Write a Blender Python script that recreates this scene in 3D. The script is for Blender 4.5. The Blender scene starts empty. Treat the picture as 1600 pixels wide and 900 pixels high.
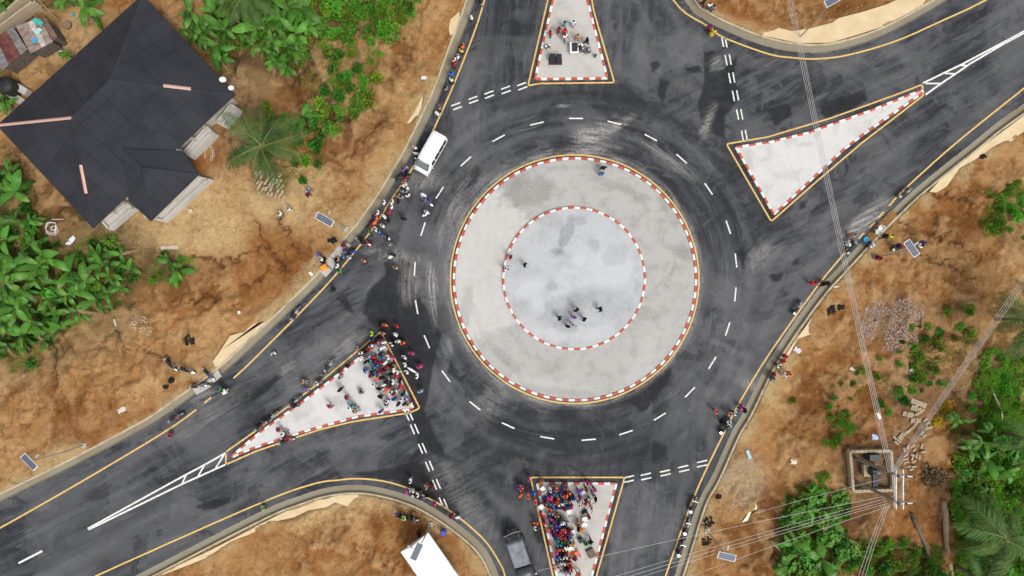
import bpy, math, random
import numpy as np
from mathutils import Vector, Matrix

# ------------------------------------------------------------------ camera, world, sun, exposure
S, H = 14.0, 75.0                      # pixels per metre at ground level, height of the drone
sc = bpy.context.scene
cam_d = bpy.data.cameras.new('camera'); cam = bpy.data.objects.new('camera', cam_d)
sc.collection.objects.link(cam); sc.camera = cam
cam.location = (0, 0, H); cam.rotation_euler = (0, 0, 0)
cam_d.sensor_width = 36.0; cam_d.lens = 36.0 * H / (1600 / S); cam_d.clip_end = 2000
SUN_EL, SUN_AZ = math.radians(58), math.radians(140)      # azimuth clockwise from +Y: light from the lower right
world = bpy.data.worlds.new('World'); sc.world = world; world.use_nodes = True
wn = world.node_tree.nodes; wl = world.node_tree.links
bg = wn['Background']; sky = wn.new('ShaderNodeTexSky'); sky.sky_type = 'NISHITA'; sky.sun_disc = False
sky.sun_elevation = SUN_EL; sky.sun_rotation = SUN_AZ; sky.dust_density = 4.0; sky.air_density = 1.0
hs = wn.new('ShaderNodeHueSaturation'); hs.inputs['Saturation'].default_value = 0.25
wl.new(sky.outputs[0], hs.inputs['Color']); wl.new(hs.outputs[0], bg.inputs[0]); bg.inputs[1].default_value = 0.13
sun_d = bpy.data.lights.new('sun', 'SUN'); sun_d.energy = 1.35; sun_d.angle = math.radians(22); sun_d.color = (1, .965, .91)
sun = bpy.data.objects.new('sun', sun_d); sc.collection.objects.link(sun)
sd = Vector((math.sin(SUN_AZ) * math.cos(SUN_EL), math.cos(SUN_AZ) * math.cos(SUN_EL), math.sin(SUN_EL)))
sun.rotation_euler = sd.to_track_quat('Z', 'Y').to_euler()
vs = sc.view_settings; vs.view_transform = 'Standard'; vs.look = 'None'; vs.gamma = 1; vs.use_curve_mapping = False
vs.exposure = 0.3

R = random.Random(7)
COL = sc.collection
def lin(r, g, b):
    f = lambda c: (c / 255 / 12.92) if c / 255 <= .04045 else ((c / 255 + .055) / 1.055) ** 2.4
    return (f(r), f(g), f(b))
def W(px, py, z=0.0):                 # plan position of a photo point that lies at height z
    f = (H - z) / H / S
    return ((px - 800) * f, (450 - py) * f)
def link(o, parent=None):
    COL.objects.link(o)
    if parent is not None: o.parent = parent
    return o
def tag(o, label=None, cat=None, group=None, kind=None):
    if label: o['label'] = label
    if cat: o['category'] = cat
    if group: o['group'] = group
    if kind: o['kind'] = kind
    return o
def mesh(name, v, f, mat=None, smooth=False):
    m = bpy.data.meshes.new(name)
    m.from_pydata([tuple(p) for p in v], [], [tuple(q) for q in f]); m.update()
    if mat:
        for q in (mat if isinstance(mat, (list, tuple)) else [mat]): m.materials.append(q)
    if smooth: m.polygons.foreach_set('use_smooth', [True] * len(m.polygons))
    return m
def obj(name, m, parent=None, loc=(0, 0, 0), rot=(0, 0, 0), scale=(1, 1, 1), color=None):
    o = bpy.data.objects.new(name, m); o.location = loc; o.rotation_euler = rot; o.scale = scale
    if color: o.color = (*color[:3], 1)
    return link(o, parent)
def empty(name, loc=(0, 0, 0), rz=0, scale=1):
    o = bpy.data.objects.new(name, None); o.location = loc; o.rotation_euler = (0, 0, rz); o.scale = (scale,) * 3
    o.empty_display_size = .2
    return link(o)
KIDS = {}
def copy_tree(o, parent=None):
    c = o.copy(); link(c, parent)
    for ch in list(o.children): copy_tree(ch, c)
    return c
class MB:                               # collects shapes into one mesh
    def __init__(s): s.v = []; s.f = []
    def add(s, v, f):
        n = len(s.v); s.v += [tuple(p) for p in v]; s.f += [tuple(i + n for i in q) for q in f]; return s
    def box(s, c, d, rz=0, taper=1.0, bev=0):
        x, y, z = d[0] / 2, d[1] / 2, d[2] / 2
        ca, sa = math.cos(rz), math.sin(rz); P = []
        if bev:
            lv = [(x, y, -z), (x, y, z - bev), (x - bev, y - bev, z)]
        else: lv = [(x, y, -z), (x * taper, y * taper, z)]
        for (a, b, h) in lv:
            for sx, sy in ((-1, -1), (1, -1), (1, 1), (-1, 1)):
                X, Y = sx * a, sy * b; P.append((c[0] + X * ca - Y * sa, c[1] + X * sa + Y * ca, c[2] + h))
        F = [(3, 2, 1, 0)]; n = len(lv)
        for k in range(n - 1):
            for i in range(4): F.append((4 * k + i, 4 * k + (i + 1) % 4, 4 * k + 4 + (i + 1) % 4, 4 * k + 4 + i))
        F.append(tuple(4 * (n - 1) + i for i in range(4)))
        return s.add(P, F)
    def tube(s, pts, r, n=6, cap=True):
        pts = [Vector(p) for p in pts]; rr = r if isinstance(r, (list, tuple)) else [r] * len(pts)
        P = []; F = []; up = Vector((0, 0, 1))
        for i, p in enumerate(pts):
            t = (pts[min(i + 1, len(pts) - 1)] - pts[max(i - 1, 0)])
            t = t.normalized() if t.length > 1e-9 else Vector((0, 0, 1))
            a = t.cross(up)
            if a.length < .05: a = t.cross(Vector((1, 0, 0)))
            a.normalize(); b = a.cross(t)
            for k in range(n):
                an = 2 * math.pi * k / n; q = p + (a * math.cos(an) + b * math.sin(an)) * rr[i]; P.append(tuple(q))
        for i in range(len(pts) - 1):
            for k in range(n):
                F.append((i * n + k, i * n + (k + 1) % n, (i + 1) * n + (k + 1) % n, (i + 1) * n + k))
        if cap: F.append(tuple(range(n))[::-1]); F.append(tuple((len(pts) - 1) * n + k for k in range(n)))
        return s.add(P, F)
    def lathe(s, prof, n=12, c=(0, 0, 0), axis='z'):
        P = []; F = []
        for (r, h) in prof:
            for k in range(n):
                a = 2 * math.pi * k / n; u, w = r * math.cos(a), r * math.sin(a)
                q = (u, w, h) if axis == 'z' else ((h, u, w) if axis == 'x' else (u, h, w))
                P.append((c[0] + q[0], c[1] + q[1], c[2] + q[2]))
        for i in range(len(prof) - 1):
            for k in range(n):
                F.append((i * n + k, i * n + (k + 1) % n, (i + 1) * n + (k + 1) % n, (i + 1) * n + k))
        F.append(tuple(range(n))[::-1]); F.append(tuple((len(prof) - 1) * n + k for k in range(n)))
        return s.add(P, F)
    def prism(s, poly, z0, z1):
        n = len(poly); a = sum(poly[i][0] * poly[(i + 1) % n][1] - poly[(i + 1) % n][0] * poly[i][1] for i in range(n))
        if a < 0: poly = poly[::-1]
        P = [(p[0], p[1], z0) for p in poly] + [(p[0], p[1], z1) for p in poly]
        F = [tuple(range(n))[::-1], tuple(range(n, 2 * n))] + [(i, (i + 1) % n, n + (i + 1) % n, n + i) for i in range(n)]
        return s.add(P, F)
    def mesh(s, name, mat=None, smooth=False): return mesh(name, s.v, s.f, mat, smooth)
    def obj(s, name, mat, parent=None, smooth=False, **k): return obj(name, s.mesh(name, mat, smooth), parent, **k)

# ------------------------------------------------------------------ noise and plan geometry
def _h(ix, iy, seed):
    n = (ix.astype(np.int64) * 374761393 + iy.astype(np.int64) * 668265263 + seed * 1442695041) & 0xffffffff
    n = ((n ^ (n >> 13)) * 1274126177) & 0xffffffff
    return ((n ^ (n >> 16)) & 0xffff) / 65535.0
def vnoise(x, y, seed=0):
    xi, yi = np.floor(x), np.floor(y); fx, fy = x - xi, y - yi
    fx = fx * fx * (3 - 2 * fx); fy = fy * fy * (3 - 2 * fy)
    a, b, c, d = _h(xi, yi, seed), _h(xi + 1, yi, seed), _h(xi, yi + 1, seed), _h(xi + 1, yi + 1, seed)
    return (a + (b - a) * fx) * (1 - fy) + (c + (d - c) * fx) * fy
def fbm(x, y, oct=4, seed=0, gain=.5):
    t = np.zeros_like(x); a = 1.0; n = 0
    for i in range(oct):
        t = t + a * vnoise(x * 2 ** i + 17.3 * i, y * 2 ** i - 9.1 * i, seed + i); n += a; a *= gain
    return t / n
def sm(a, b, x):
    t = np.clip((x - a) / (b - a), 0, 1); return t * t * (3 - 2 * t)
def catmull(P, sub=8, closed=False):
    P = [np.array(p, float) for p in P]; n = len(P); out = []
    for i in range(n if closed else n - 1):
        p0 = P[(i - 1) % n] if (closed or i > 0) else 2 * P[0] - P[1]
        p1, p2 = P[i], P[(i + 1) % n]
        p3 = P[(i + 2) % n] if (closed or i < n - 2) else 2 * P[-1] - P[-2]
        for k in range(sub):
            t = k / sub
            out.append(.5 * ((2 * p1) + (-p0 + p2) * t + (2 * p0 - 5 * p1 + 4 * p2 - p3) * t ** 2 + (-p0 + 3 * p1 - 3 * p2 + p3) * t ** 3))
    if not closed: out.append(P[-1])
    return np.array(out)
def wpts(L, z=0): return [W(a, b, z) for a, b in L]
def inpoly(x, y, poly):
    r = np.zeros(x.shape, bool); n = len(poly)
    for i in range(n):
        x0, y0 = poly[i]; x1, y1 = poly[(i + 1) % n]
        if y0 == y1: continue
        c = ((y0 > y) != (y1 > y)) & (x < (x1 - x0) * (y - y0) / (y1 - y0) + x0)
        r ^= c
    return r
def nearest(x, y, line):
    best = np.full(x.shape, 1e18); bx = np.zeros(x.shape); by = np.zeros(x.shape)
    for i in range(len(line) - 1):
        ax, ay = line[i]; dx, dy = line[i + 1][0] - ax, line[i + 1][1] - ay; L = dx * dx + dy * dy
        if L < 1e-12: continue
        t = np.clip(((x - ax) * dx + (y - ay) * dy) / L, 0, 1); qx, qy = ax + t * dx, ay + t * dy
        d = (x - qx) ** 2 + (y - qy) ** 2; m = d < best
        best = np.where(m, d, best); bx = np.where(m, qx, bx); by = np.where(m, qy, by)
    return np.sqrt(best), bx, by

EDGE = dict(                            # the four asphalt edges, photo points on the ground
 A=[(800,-320),(782,-150),(742,0),(715,75),(687,150),(651,225),(637,252),(601,311),(582,338),(568,358),(548,381),(519,420),(487,455),(400,538),(346,587),(307,616),(250,656),(220,674),(110,732),(0,786),(-150,865),(-400,990)],
 B=[(985,-320),(1010,-120),(1070,0),(1100,30),(1150,55),(1200,73),(1250,82),(1300,81),(1375,59),(1450,20),(1482,0),(1600,-75),(1900,-260)],
 C=[(1900,-40),(1600,162),(1517,225),(1437,289),(1392,331),(1353,371),(1312,416),(1281,450),(1238,508),(1200,567),(1183,600),(1160,647),(1143,676),(1112,745),(1095,775),(1082,810),(1071,847),(1055,897),(1020,1000),(1000,1250)],
 D=[(-400,1215),(-100,1061),(212,900),(400,803),(462,777),(512,762),(562,758),(607,765),(650,779),(687,799),(725,826),(757,856),(777,893),(795,950),(815,1050),(830,1250)])
CLOSE = dict(A=[(-6000,990),(-6000,-6000),(800,-6000)], B=[(7000,-260),(7000,-6000),(985,-6000)],
             C=[(1000,7000),(7000,7000),(7000,-40)], D=[(830,7000),(-6000,7000),(-6000,1215)])
LINE = {k: catmull(wpts(v), 6) for k, v in EDGE.items()}
POLY = {k: [tuple(p) for p in LINE[k]] + wpts(CLOSE[k]) for k in EDGE}
def earth_s(x, y):                      # signed distance from the asphalt edge, positive on the earth side; nearest edge point
    s = np.full(x.shape, -1e9); bx = x.copy(); by = y.copy()
    for k in LINE:
        d, qx, qy = nearest(x, y, LINE[k]); v = np.where(inpoly(x, y, POLY[k]), d, -d)
        m = v > s; s = np.where(m, v, s); bx = np.where(m, qx, bx); by = np.where(m, qy, by)
    return s, bx, by
DIRT = 1.0

# ------------------------------------------------------------------ materials
class NT:
    def __init__(s, name):
        s.m = bpy.data.materials.new(name); s.m.use_nodes = True; s.t = s.m.node_tree
        s.b = s.t.nodes['Principled BSDF']; s.out = s.t.nodes['Material Output']
    def n(s, ty, **k):
        q = s.t.nodes.new(ty)
        for a, b in k.items(): setattr(q, a, b)
        return q
    def l(s, a, b): s.t.links.new(a, b)
    def inp(s, node, key, v):
        if hasattr(v, 'is_output') or isinstance(v, bpy.types.NodeSocket): s.l(v, node.inputs[key])
        else: node.inputs[key].default_value = v if not isinstance(v, (tuple, list)) or len(v) != 3 or node.inputs[key].type != 'RGBA' else (*v, 1)
    def noise(s, scale, det=4, vec=None, rough=.55, dist=0):
        q = s.n('ShaderNodeTexNoise'); q.inputs['Scale'].default_value = scale; q.inputs['Detail'].default_value = det
        q.inputs['Roughness'].default_value = rough; q.inputs['Distortion'].default_value = dist
        s.l(vec if vec is not None else s.obj(), q.inputs['Vector']); return q.outputs['Fac']
    def obj(s):
        if not hasattr(s, '_tc'): s._tc = s.n('ShaderNodeTexCoord')
        return s._tc.outputs['Object']
    def pos(s):
        if not hasattr(s, '_g'): s._g = s.n('ShaderNodeNewGeometry')
        return s._g.outputs['Position']
    def math(s, op, a, b=0.0, c=None):
        q = s.n('ShaderNodeMath', operation=op)
        for i, v in enumerate((a, b) if c is None else (a, b, c)):
            if isinstance(v, bpy.types.NodeSocket): s.l(v, q.inputs[i])
            else: q.inputs[i].default_value = v
        return q.outputs[0]
    def ramp(s, f, a, b, lo=0.0, hi=1.0):
        q = s.n('ShaderNodeMapRange', interpolation_type='SMOOTHSTEP'); s.l(f, q.inputs[0])
        for i, v in enumerate((a, b, lo, hi)): q.inputs[1 + i].default_value = v
        return q.outputs[0]
    def mix(s, f, a, b, bt='MIX'):
        q = s.n('ShaderNodeMix', data_type='RGBA', blend_type=bt)
        for key, v in ((0, f), (6, a), (7, b)):
            if isinstance(v, bpy.types.NodeSocket): s.l(v, q.inputs[key])
            else: q.inputs[key].default_value = v if key == 0 else (*v[:3], 1)
        return q.outputs[2]
    def attr(s, name, out='Fac'):
        q = s.n('ShaderNodeAttribute'); q.attribute_name = name; return q.outputs[out]
    def bump(s, h, strength=.5, dist=.05):
        q = s.n('ShaderNodeBump'); q.inputs['Strength'].default_value = strength; q.inputs['Distance'].default_value = dist
        s.l(h, q.inputs['Height']); s.l(q.outputs[0], s.b.inputs['Normal'])
    def col(s, v): s.inp(s.b, 'Base Color', v)
    def rough(s, v, spec=None):
        s.inp(s.b, 'Roughness', v)
        if spec is not None: s.b.inputs['Specular IOR Level'].default_value = spec

def plain(name, c, rough=.7, metal=0, var=.18, scale=6, spec=.4, bump=0):
    n = NT(name); f = n.noise(scale, 3, n.pos()); k = tuple(min(1, x * (1 + var)) for x in c); d = tuple(x * (1 - var) for x in c)
    n.col(n.mix(n.ramp(f, .3, .7), d, k)); n.rough(rough, spec); n.b.inputs['Metallic'].default_value = metal
    if bump: n.bump(n.noise(scale * 4, 3, n.pos()), .5, bump)
    return n.m
def tinted(name, rough=.85, var=.15, scale=14, spec=.12):     # colour comes from the object's own colour
    n = NT(name); oi = n.n('ShaderNodeObjectInfo'); f = n.ramp(n.noise(scale, 2), .3, .7, 1 - var, 1 + var * .6)
    v = n.n('ShaderNodeHueSaturation'); n.l(oi.outputs['Color'], v.inputs['Color']); n.l(f, v.inputs['Value'])
    n.col(v.outputs[0]); n.rough(rough, spec); return n.m
def leafmat(name, dark, light, trans=.25, rough=.45, rib=None, hue=.03, spec=.18, scale=1.2):
    n = NT(name); oi = n.n('ShaderNodeObjectInfo')
    c = n.mix(n.ramp(n.noise(scale, 2, n.pos()), .3, .7), dark, light)
    c = n.mix(n.math('MULTIPLY', n.ramp(oi.outputs['Random'], .0, 1), .75), c, light)
    if 'face' : 
        fa = n.attr('tone'); c = n.mix(n.math('MULTIPLY', fa, 1.0), c, light, 'MIX') if rib is None else c
    if rib:
        sx = n.n('ShaderNodeSeparateXYZ'); n.l(n.obj(), sx.inputs[0]); a = n.math('ABSOLUTE', sx.outputs[0])
        w = n.n('ShaderNodeTexWave', wave_type='BANDS', bands_direction='Y'); w.inputs['Scale'].default_value = 7; w.inputs['Distortion'].default_value = 1.5
        n.l(n.obj(), w.inputs['Vector'])
        c = n.mix(n.math('MULTIPLY', w.outputs['Fac'], .22), c, tuple(x * .45 for x in dark))
        c = n.mix(n.ramp(a, .018, .034, .8, 0), c, rib)
    v = n.n('ShaderNodeHueSaturation'); n.l(c, v.inputs['Color'])
    n.l(n.math('ADD', n.math('MULTIPLY', oi.outputs['Random'], hue), .5 - hue / 2), v.inputs['Hue'])
    n.l(n.math('ADD', n.math('MULTIPLY', n.math('FRACT', n.math('MULTIPLY', oi.outputs['Random'], 7.31)), .5), .72), v.inputs['Value'])
    n.col(v.outputs[0]); n.rough(rough, spec)
    tr = n.n('ShaderNodeBsdfTranslucent'); n.l(v.outputs[0], tr.inputs[0]); mx = n.n('ShaderNodeMixShader'); mx.inputs[0].default_value = trans
    n.l(n.b.outputs[0], mx.inputs[1]); n.l(tr.outputs[0], mx.inputs[2]); n.l(mx.outputs[0], n.out.inputs['Surface'])
    return n.m

def soil_mat():
    n = NT('soil'); p = n.pos(); c = n.attr('soil', 'Color')
    def ridged(scale, det):
        q = n.n('ShaderNodeTexNoise'); q.noise_type = 'RIDGED_MULTIFRACTAL'; q.inputs['Scale'].default_value = scale; q.inputs['Detail'].default_value = det; q.inputs['Roughness'].default_value = .6; n.l(p, q.inputs['Vector']); return q.outputs['Fac']
    a = n.noise(.35, 8, p, .68, .8); b = n.noise(2.0, 7, p, .74, .6); g = n.noise(9, 5, p, .75); r = ridged(.8, 5); r2 = ridged(2.2, 4)
    dk = lambda f, v: n.mix(1, f, v, 'MULTIPLY')
    zone = n.ramp(n.noise(.11, 4, p, .6, .5), .44, .58)
    fz = lambda f, lo: n.math('MULTIPLY', f, n.math('ADD', n.math('MULTIPLY', zone, 1 - lo), lo))
    c = n.mix(n.ramp(a, .48, .64, 0, .5), c, dk(c, (.68, .58, .50)))
    c = n.mix(n.ramp(a, .46, .32, 0, .6), c, dk(c, (1.18, 1.2, 1.24)))
    c = n.mix(fz(n.ramp(b, .51, .63, 0, .7), .42), c, dk(c, (.52, .42, .34)))
    c = n.mix(n.ramp(b, .47, .32, 0, .45), c, dk(c, (1.2, 1.22, 1.28)))
    c = n.mix(fz(n.ramp(r2, 1.1, 1.8, 0, .65), .12), c, dk(c, (.45, .36, .29)))
    c = n.mix(fz(n.ramp(r, 1.2, 1.9, 0, .65), .2), c, dk(c, (.48, .38, .31)))
    c = n.mix(fz(n.ramp(g, .53, .63, 0, .6), .5), c, dk(c, (.50, .41, .34)))
    c = n.mix(n.ramp(g, .40, .30, 0, .35), c, (.62, .50, .36))
    hv = n.n('ShaderNodeHueSaturation'); hv.inputs['Saturation'].default_value = 1.0; hv.inputs['Value'].default_value = .92; n.l(c, hv.inputs['Color']); c = hv.outputs[0]
    n.col(c); n.rough(.95, .02)
    hsum = n.math('ADD', n.math('MULTIPLY', b, 1.2), n.math('MULTIPLY', g, .5)); n.bump(hsum, 1.0, .3); return n.m
def asphalt_mat():
    n = NT('asphalt'); p = n.pos(); sx = n.n('ShaderNodeSeparateXYZ'); n.l(p, sx.inputs[0])
    cx, cy = W(897, 436)
    dx = n.math('SUBTRACT', sx.outputs[0], cx); dy = n.math('SUBTRACT', sx.outputs[1], cy)
    r = n.math('SQRT', n.math('ADD', n.math('MULTIPLY', dx, dx), n.math('MULTIPLY', dy, dy)))
    th = n.math('ARCTAN2', dy, dx)
    def comb(x, y):
        q = n.n('ShaderNodeCombineXYZ'); n.l(x, q.inputs[0]); n.l(y, q.inputs[1]); return q.outputs[0]
    wob = n.math('MULTIPLY', n.noise(.08, 2, p), 1.6)
    # the two polar lookups meet on opposite sides so that no seam shows
    polar = comb(n.math('ADD', n.math('MULTIPLY', r, 1.0), wob), n.math('MULTIPLY', n.math('ABSOLUTE', th), 1.6))
    def straight(ang):
        ca, sa = math.cos(ang), math.sin(ang)
        u = n.math('ADD', n.math('MULTIPLY', sx.outputs[0], ca), n.math('MULTIPLY', sx.outputs[1], sa))
        v = n.math('SUBTRACT', n.math('MULTIPLY', sx.outputs[1], ca), n.math('MULTIPLY', sx.outputs[0], sa))
        return comb(n.math('MULTIPLY', u, .09), n.math('ADD', n.math('MULTIPLY', v, 1.0), wob))
    def field(scale, det, rough):
        f = n.mix(n.attr('arm_h'), n.noise(scale, det, polar, rough), n.noise(scale, det, straight(math.radians(28)), rough))
        f = n.mix(n.attr('arm_v'), f, n.noise(scale, det, straight(math.radians(84)), rough))
        q = n.n('ShaderNodeSeparateColor'); n.l(f, q.inputs[0]); return q.outputs[0]
    f = field(1.0, 5, .6); ff = field(3.2, 3, .6)
    base = n.mix(n.ramp(f, .36, .66), (.024, .026, .033), (.078, .081, .091))
    big = n.noise(.085, 6, p, .62, 1.2)
    base = n.mix(n.ramp(big, .45, .60, 0, .6), base, (.118, .12, .124))
    base = n.mix(n.ramp(big, .46, .34, 0, .55), base, (.028, .029, .034))
    edge = n.noise(.17, 7, p, .66, .7)
    base = n.mix(n.ramp(edge, .565, .575, 0, .38), base, (.13, .131, .134)); base = n.mix(n.ramp(edge, .43, .42, 0, .6), base, (.026, .027, .031))
    mid = n.noise(1.4, 6, p, .72); base = n.mix(n.ramp(mid, .45, .75, 0, .28), base, (.13, .127, .12)); base = n.mix(n.ramp(mid, .45, .25, 0, .35), base, (.025, .026, .03))
    base = n.mix(n.ramp(ff, .54, .74, 0, .5), base, (.17, .166, .16))
    grit = n.noise(16, 4, p, .7)
    base = n.mix(n.ramp(grit, .60, .78, 0, .35), base, (.17, .165, .155))
    tn = n.attr('age'); brd = n.ramp(mid, .25, .8, .6, 1.15)
    base = n.mix(n.math('MULTIPLY', n.math('MAXIMUM', tn, 0.0), brd), base, (.16, .16, .162)); base = n.mix(n.math('MULTIPLY', n.math('MAXIMUM', n.math('MULTIPLY', tn, -1.0), 0.0), brd), base, (.020, .021, .025))
    st = n.attr('stain'); base = n.mix(n.math('MULTIPLY', st, n.ramp(mid, .2, .75, 1.0, .7)), base, (.019, .020, .024))
    brk = n.ramp(n.math('ADD', n.math('MULTIPLY', n.noise(3.5, 6, p, .75), .55), n.math('MULTIPLY', ff, .6)), .46, .70)
    du = n.math('MULTIPLY', n.attr('dust'), n.math('ADD', n.math('MULTIPLY', brk, .85), .06))
    base = n.mix(du, base, (.42, .40, .37))
    n.col(base); n.rough(n.ramp(f, .3, .75, .7, .9), .12); n.bump(grit, .35, .02); return n.m
def conc_mat(name, c, stain=(.3, .28, .24), sc_=.5, amt=.5, speck=.3, marks=False):
    n = NT(name); p = n.pos(); a = n.noise(sc_, 6, p, .62, .5); b = n.noise(sc_ * 7, 5, p, .7); g = n.noise(28, 2, p)
    k = n.mix(n.ramp(a, .42, .75, 0, amt), c, stain)
    k = n.mix(n.ramp(b, .52, .78, 0, speck), k, stain)
    k = n.mix(n.ramp(b, .46, .25, 0, .5), k, tuple(min(.86, x * 1.18) for x in c))
    if marks:
        tex = n.ramp(b, .3, .7, .5, 1.1)
        k = n.mix(n.math('MULTIPLY', n.attr('pale'), tex), k, tuple(min(.8, x * 1.35) for x in c)); k = n.mix(n.math('MULTIPLY', n.attr('stain'), tex), k, tuple(x * .62 for x in stain))
        cr = n.n('ShaderNodeTexVoronoi', feature='DISTANCE_TO_EDGE'); cr.inputs['Scale'].default_value = .22; n.l(p, cr.inputs['Vector']); k = n.mix(n.ramp(cr.outputs[0], .004, .012, .0, 0), k, (.2, .19, .17))
    k = n.mix(n.ramp(g, .6, .8, 0, .25), k, tuple(x * .5 for x in stain))
    n.col(k); n.rough(.88, .25); n.bump(b, .4, .03); return n.m
def paint_mat(name, c, worn=(.09, .088, .085), amt=.9, th=(.50, .66)):
    n = NT(name); p = n.pos(); a = n.noise(5.5, 6, p, .72)
    n.col(n.mix(n.ramp(a, th[0], th[1], 0, amt), c, worn)); n.rough(.7, .3); return n.m
def water_mat():
    n = NT('muddy_water'); p = n.pos()
    n.col(n.mix(n.ramp(n.noise(.7, 4, p), .35, .7), (.62, .47, .27), (.70, .55, .34))); n.rough(.25, .5); n.bump(n.noise(1.5, 2, p), .05, .02); return n.m
M = {}
M['soil'] = soil_mat(); M['asphalt'] = asphalt_mat(); M['water'] = water_mat()
M['yellow'] = paint_mat('yellow_road_paint', (.74, .48, .15), amt=.8); M['white'] = paint_mat('white_road_paint', (.78, .77, .74), amt=.75)
M['ring'] = conc_mat('grey_paving', (.42, .412, .39), (.25, .242, .225), .7, .6, .75, True)
M['disc'] = conc_mat('pale_screed', (.455, .465, .47), (.30, .305, .31), .4, .8, .65, True)
M['isle'] = conc_mat('island_concrete', (.50, .48, .445), (.34, .32, .285), .45, .6, .5)
M['isle_w'] = conc_mat('whitewashed_concrete', (.60, .59, .575), (.38, .365, .34), .45, .65, .5)
M['drain'] = conc_mat('drain_mud', (.27, .245, .18), (.22, .17, .11), .15, .8, .25)
M['wall_c'] = conc_mat('drain_concrete', (.50, .43, .30), (.2, .17, .12), .9, .7, .5)
M['slab'] = conc_mat('slab_concrete', (.46, .44, .40), (.28, .25, .2), .8, .5, .4)
M['kred'] = paint_mat('red_kerb_paint', (.52, .085, .045), (.30, .19, .15), .75, (.48, .66))
M['kwhite'] = paint_mat('white_kerb_paint', (.76, .75, .72), (.36, .33, .29), .75, (.50, .68))
M['block'] = conc_mat('sandcrete', (.42, .34, .235), (.27, .21, .135), 1.5, .5, .4)
M['cloth'] = tinted('cloth'); M['paint_t'] = tinted('vehicle_paint', .35, .05, 4, .5); M['plastic'] = tinted('plastic', .4, .05, 5, .5)
M['skin'] = plain('skin', (.085, .045, .028), .6, var=.15); M['hair'] = tinted('hair', .9)
M['rubber'] = plain('rubber', (.02, .02, .021), .85); M['metal'] = plain('steel', (.42, .42, .43), .45, .7); M['dmetal'] = plain('dark_steel', (.04, .04, .045), .5, .3)
M['chrome'] = plain('chrome', (.6, .6, .6), .25, 1); M['galv'] = plain('galvanised', (.42, .40, .37), .6, .35)
M['glass'] = plain('dark_glass', (.012, .014, .016), .12, spec=.6, var=.05); M['wglass'] = plain('windscreen_glass', (.16, .22, .21), .15, spec=.7, var=.1)
M['dwood'] = plain('weathered_board', (.10, .085, .07), .9, var=.5, scale=7); M['wood'] = plain('wood', (.34, .24, .13), .85, var=.3, scale=9); M['bark'] = plain('bark', (.17, .13, .09), .95, var=.45, scale=7, bump=.05)
M['black'] = plain('black_vinyl', (.018, .019, .021), .6); M['ash'] = plain('ash', (.014, .013, .012), .95, var=.4)
M['tent'] = plain('white_canvas', (.86, .86, .85), .8, var=.03); M['tarp'] = plain('grey_tarpaulin', (.19, .21, .235), .7, var=.2, scale=1.5)
M['pv'] = plain('solar_cells', (.085, .105, .15), .5, spec=.4, var=.1)
M['roof'] = None
def roof_mat():
    n = NT('stone_coated_roof'); oi = n.n('ShaderNodeObjectInfo'); p = n.pos(); w = n.noise(30, 2, p)
    c = n.mix(n.ramp(n.noise(.35, 4, p), .35, .65), (.022, .023, .029), (.033, .034, .041))
    c = n.mix(n.math('MULTIPLY', oi.outputs['Random'], .25), c, (.042, .044, .053))
    c = n.mix(n.ramp(w, .5, .7, 0, .5), c, (.075, .075, .082)); n.col(c); n.rough(.85, .1); n.bump(w, .5, .02); return n.m
M['roof'] = roof_mat(); M['seam'] = plain('roof_underlay', (.045, .047, .055), .8, var=.2); M['pink'] = plain('pink_ridge_metal', (.56, .34, .28), .55, var=.1)
M['plaster'] = conc_mat('plaster', (.52, .48, .42), (.3, .26, .2), 1.0, .5, .4)
M['iron'] = tinted('corrugated_sheet', .6, .4, 2.5, .4)
M['banana'] = leafmat('banana_leaf', (.014, .055, .010), (.125, .31, .036), .22, .33, (.16, .30, .09))
M['shrub'] = leafmat('shrub_leaf', (.045, .14, .014), (.19, .40, .038), .3, .5, hue=.09)
M['shrub_d'] = leafmat('dark_shrub_leaf', (.018, .06, .010), (.085, .22, .026), .25, .45, hue=.06)
M['palm'] = leafmat('palm_leaf', (.03, .075, .016), (.10, .18, .042), .15, .5, hue=.03)
M['yleaf'] = leafmat('yellow_leaf', (.40, .30, .02), (.62, .46, .04), .3, .5)
M['grass'] = leafmat('grass_blades', (.04, .12, .012), (.16, .36, .03), .25, .6, scale=.8)
M['polew'] = plain('weathered_pole', (.26, .23, .20), .9, var=.3, scale=8); M['beam'] = plain('pale_steel_beam', (.60, .58, .55), .6, .1); M['broad'] = leafmat('broad_leaf', (.022, .085, .011), (.11, .29, .028), .25, .4, hue=.06); M['rachis'] = plain('palm_midrib', (.17, .20, .06), .7); M['cable'] = plain('aluminium_cable', (.50, .48, .46), .5, .3)
M['stem'] = plain('banana_stem', (.16, .17, .07), .8, var=.4, scale=5); M['pinkstone'] = plain('pinkish_stone', (.40, .31, .27), .9, var=.4, scale=9); M['pale'] = plain('pale_stone', (.52, .46, .36), .9, var=.3, scale=9)
M['litter'] = plain('litter', (.62, .58, .52), .8, var=.4, scale=3); M['clod'] = plain('soil_clod', (.24, .13, .065), .95, var=.5, scale=3); M['trunk'] = plain('palm_trunk', (.30, .22, .14), .95, var=.35, scale=6, bump=.05); M['palewood'] = plain('bleached_wood', (.52, .45, .36), .85, var=.25, scale=9)
M['dry'] = plain('dry_leaf', (.22, .15, .08), .9, var=.4, scale=12)
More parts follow.
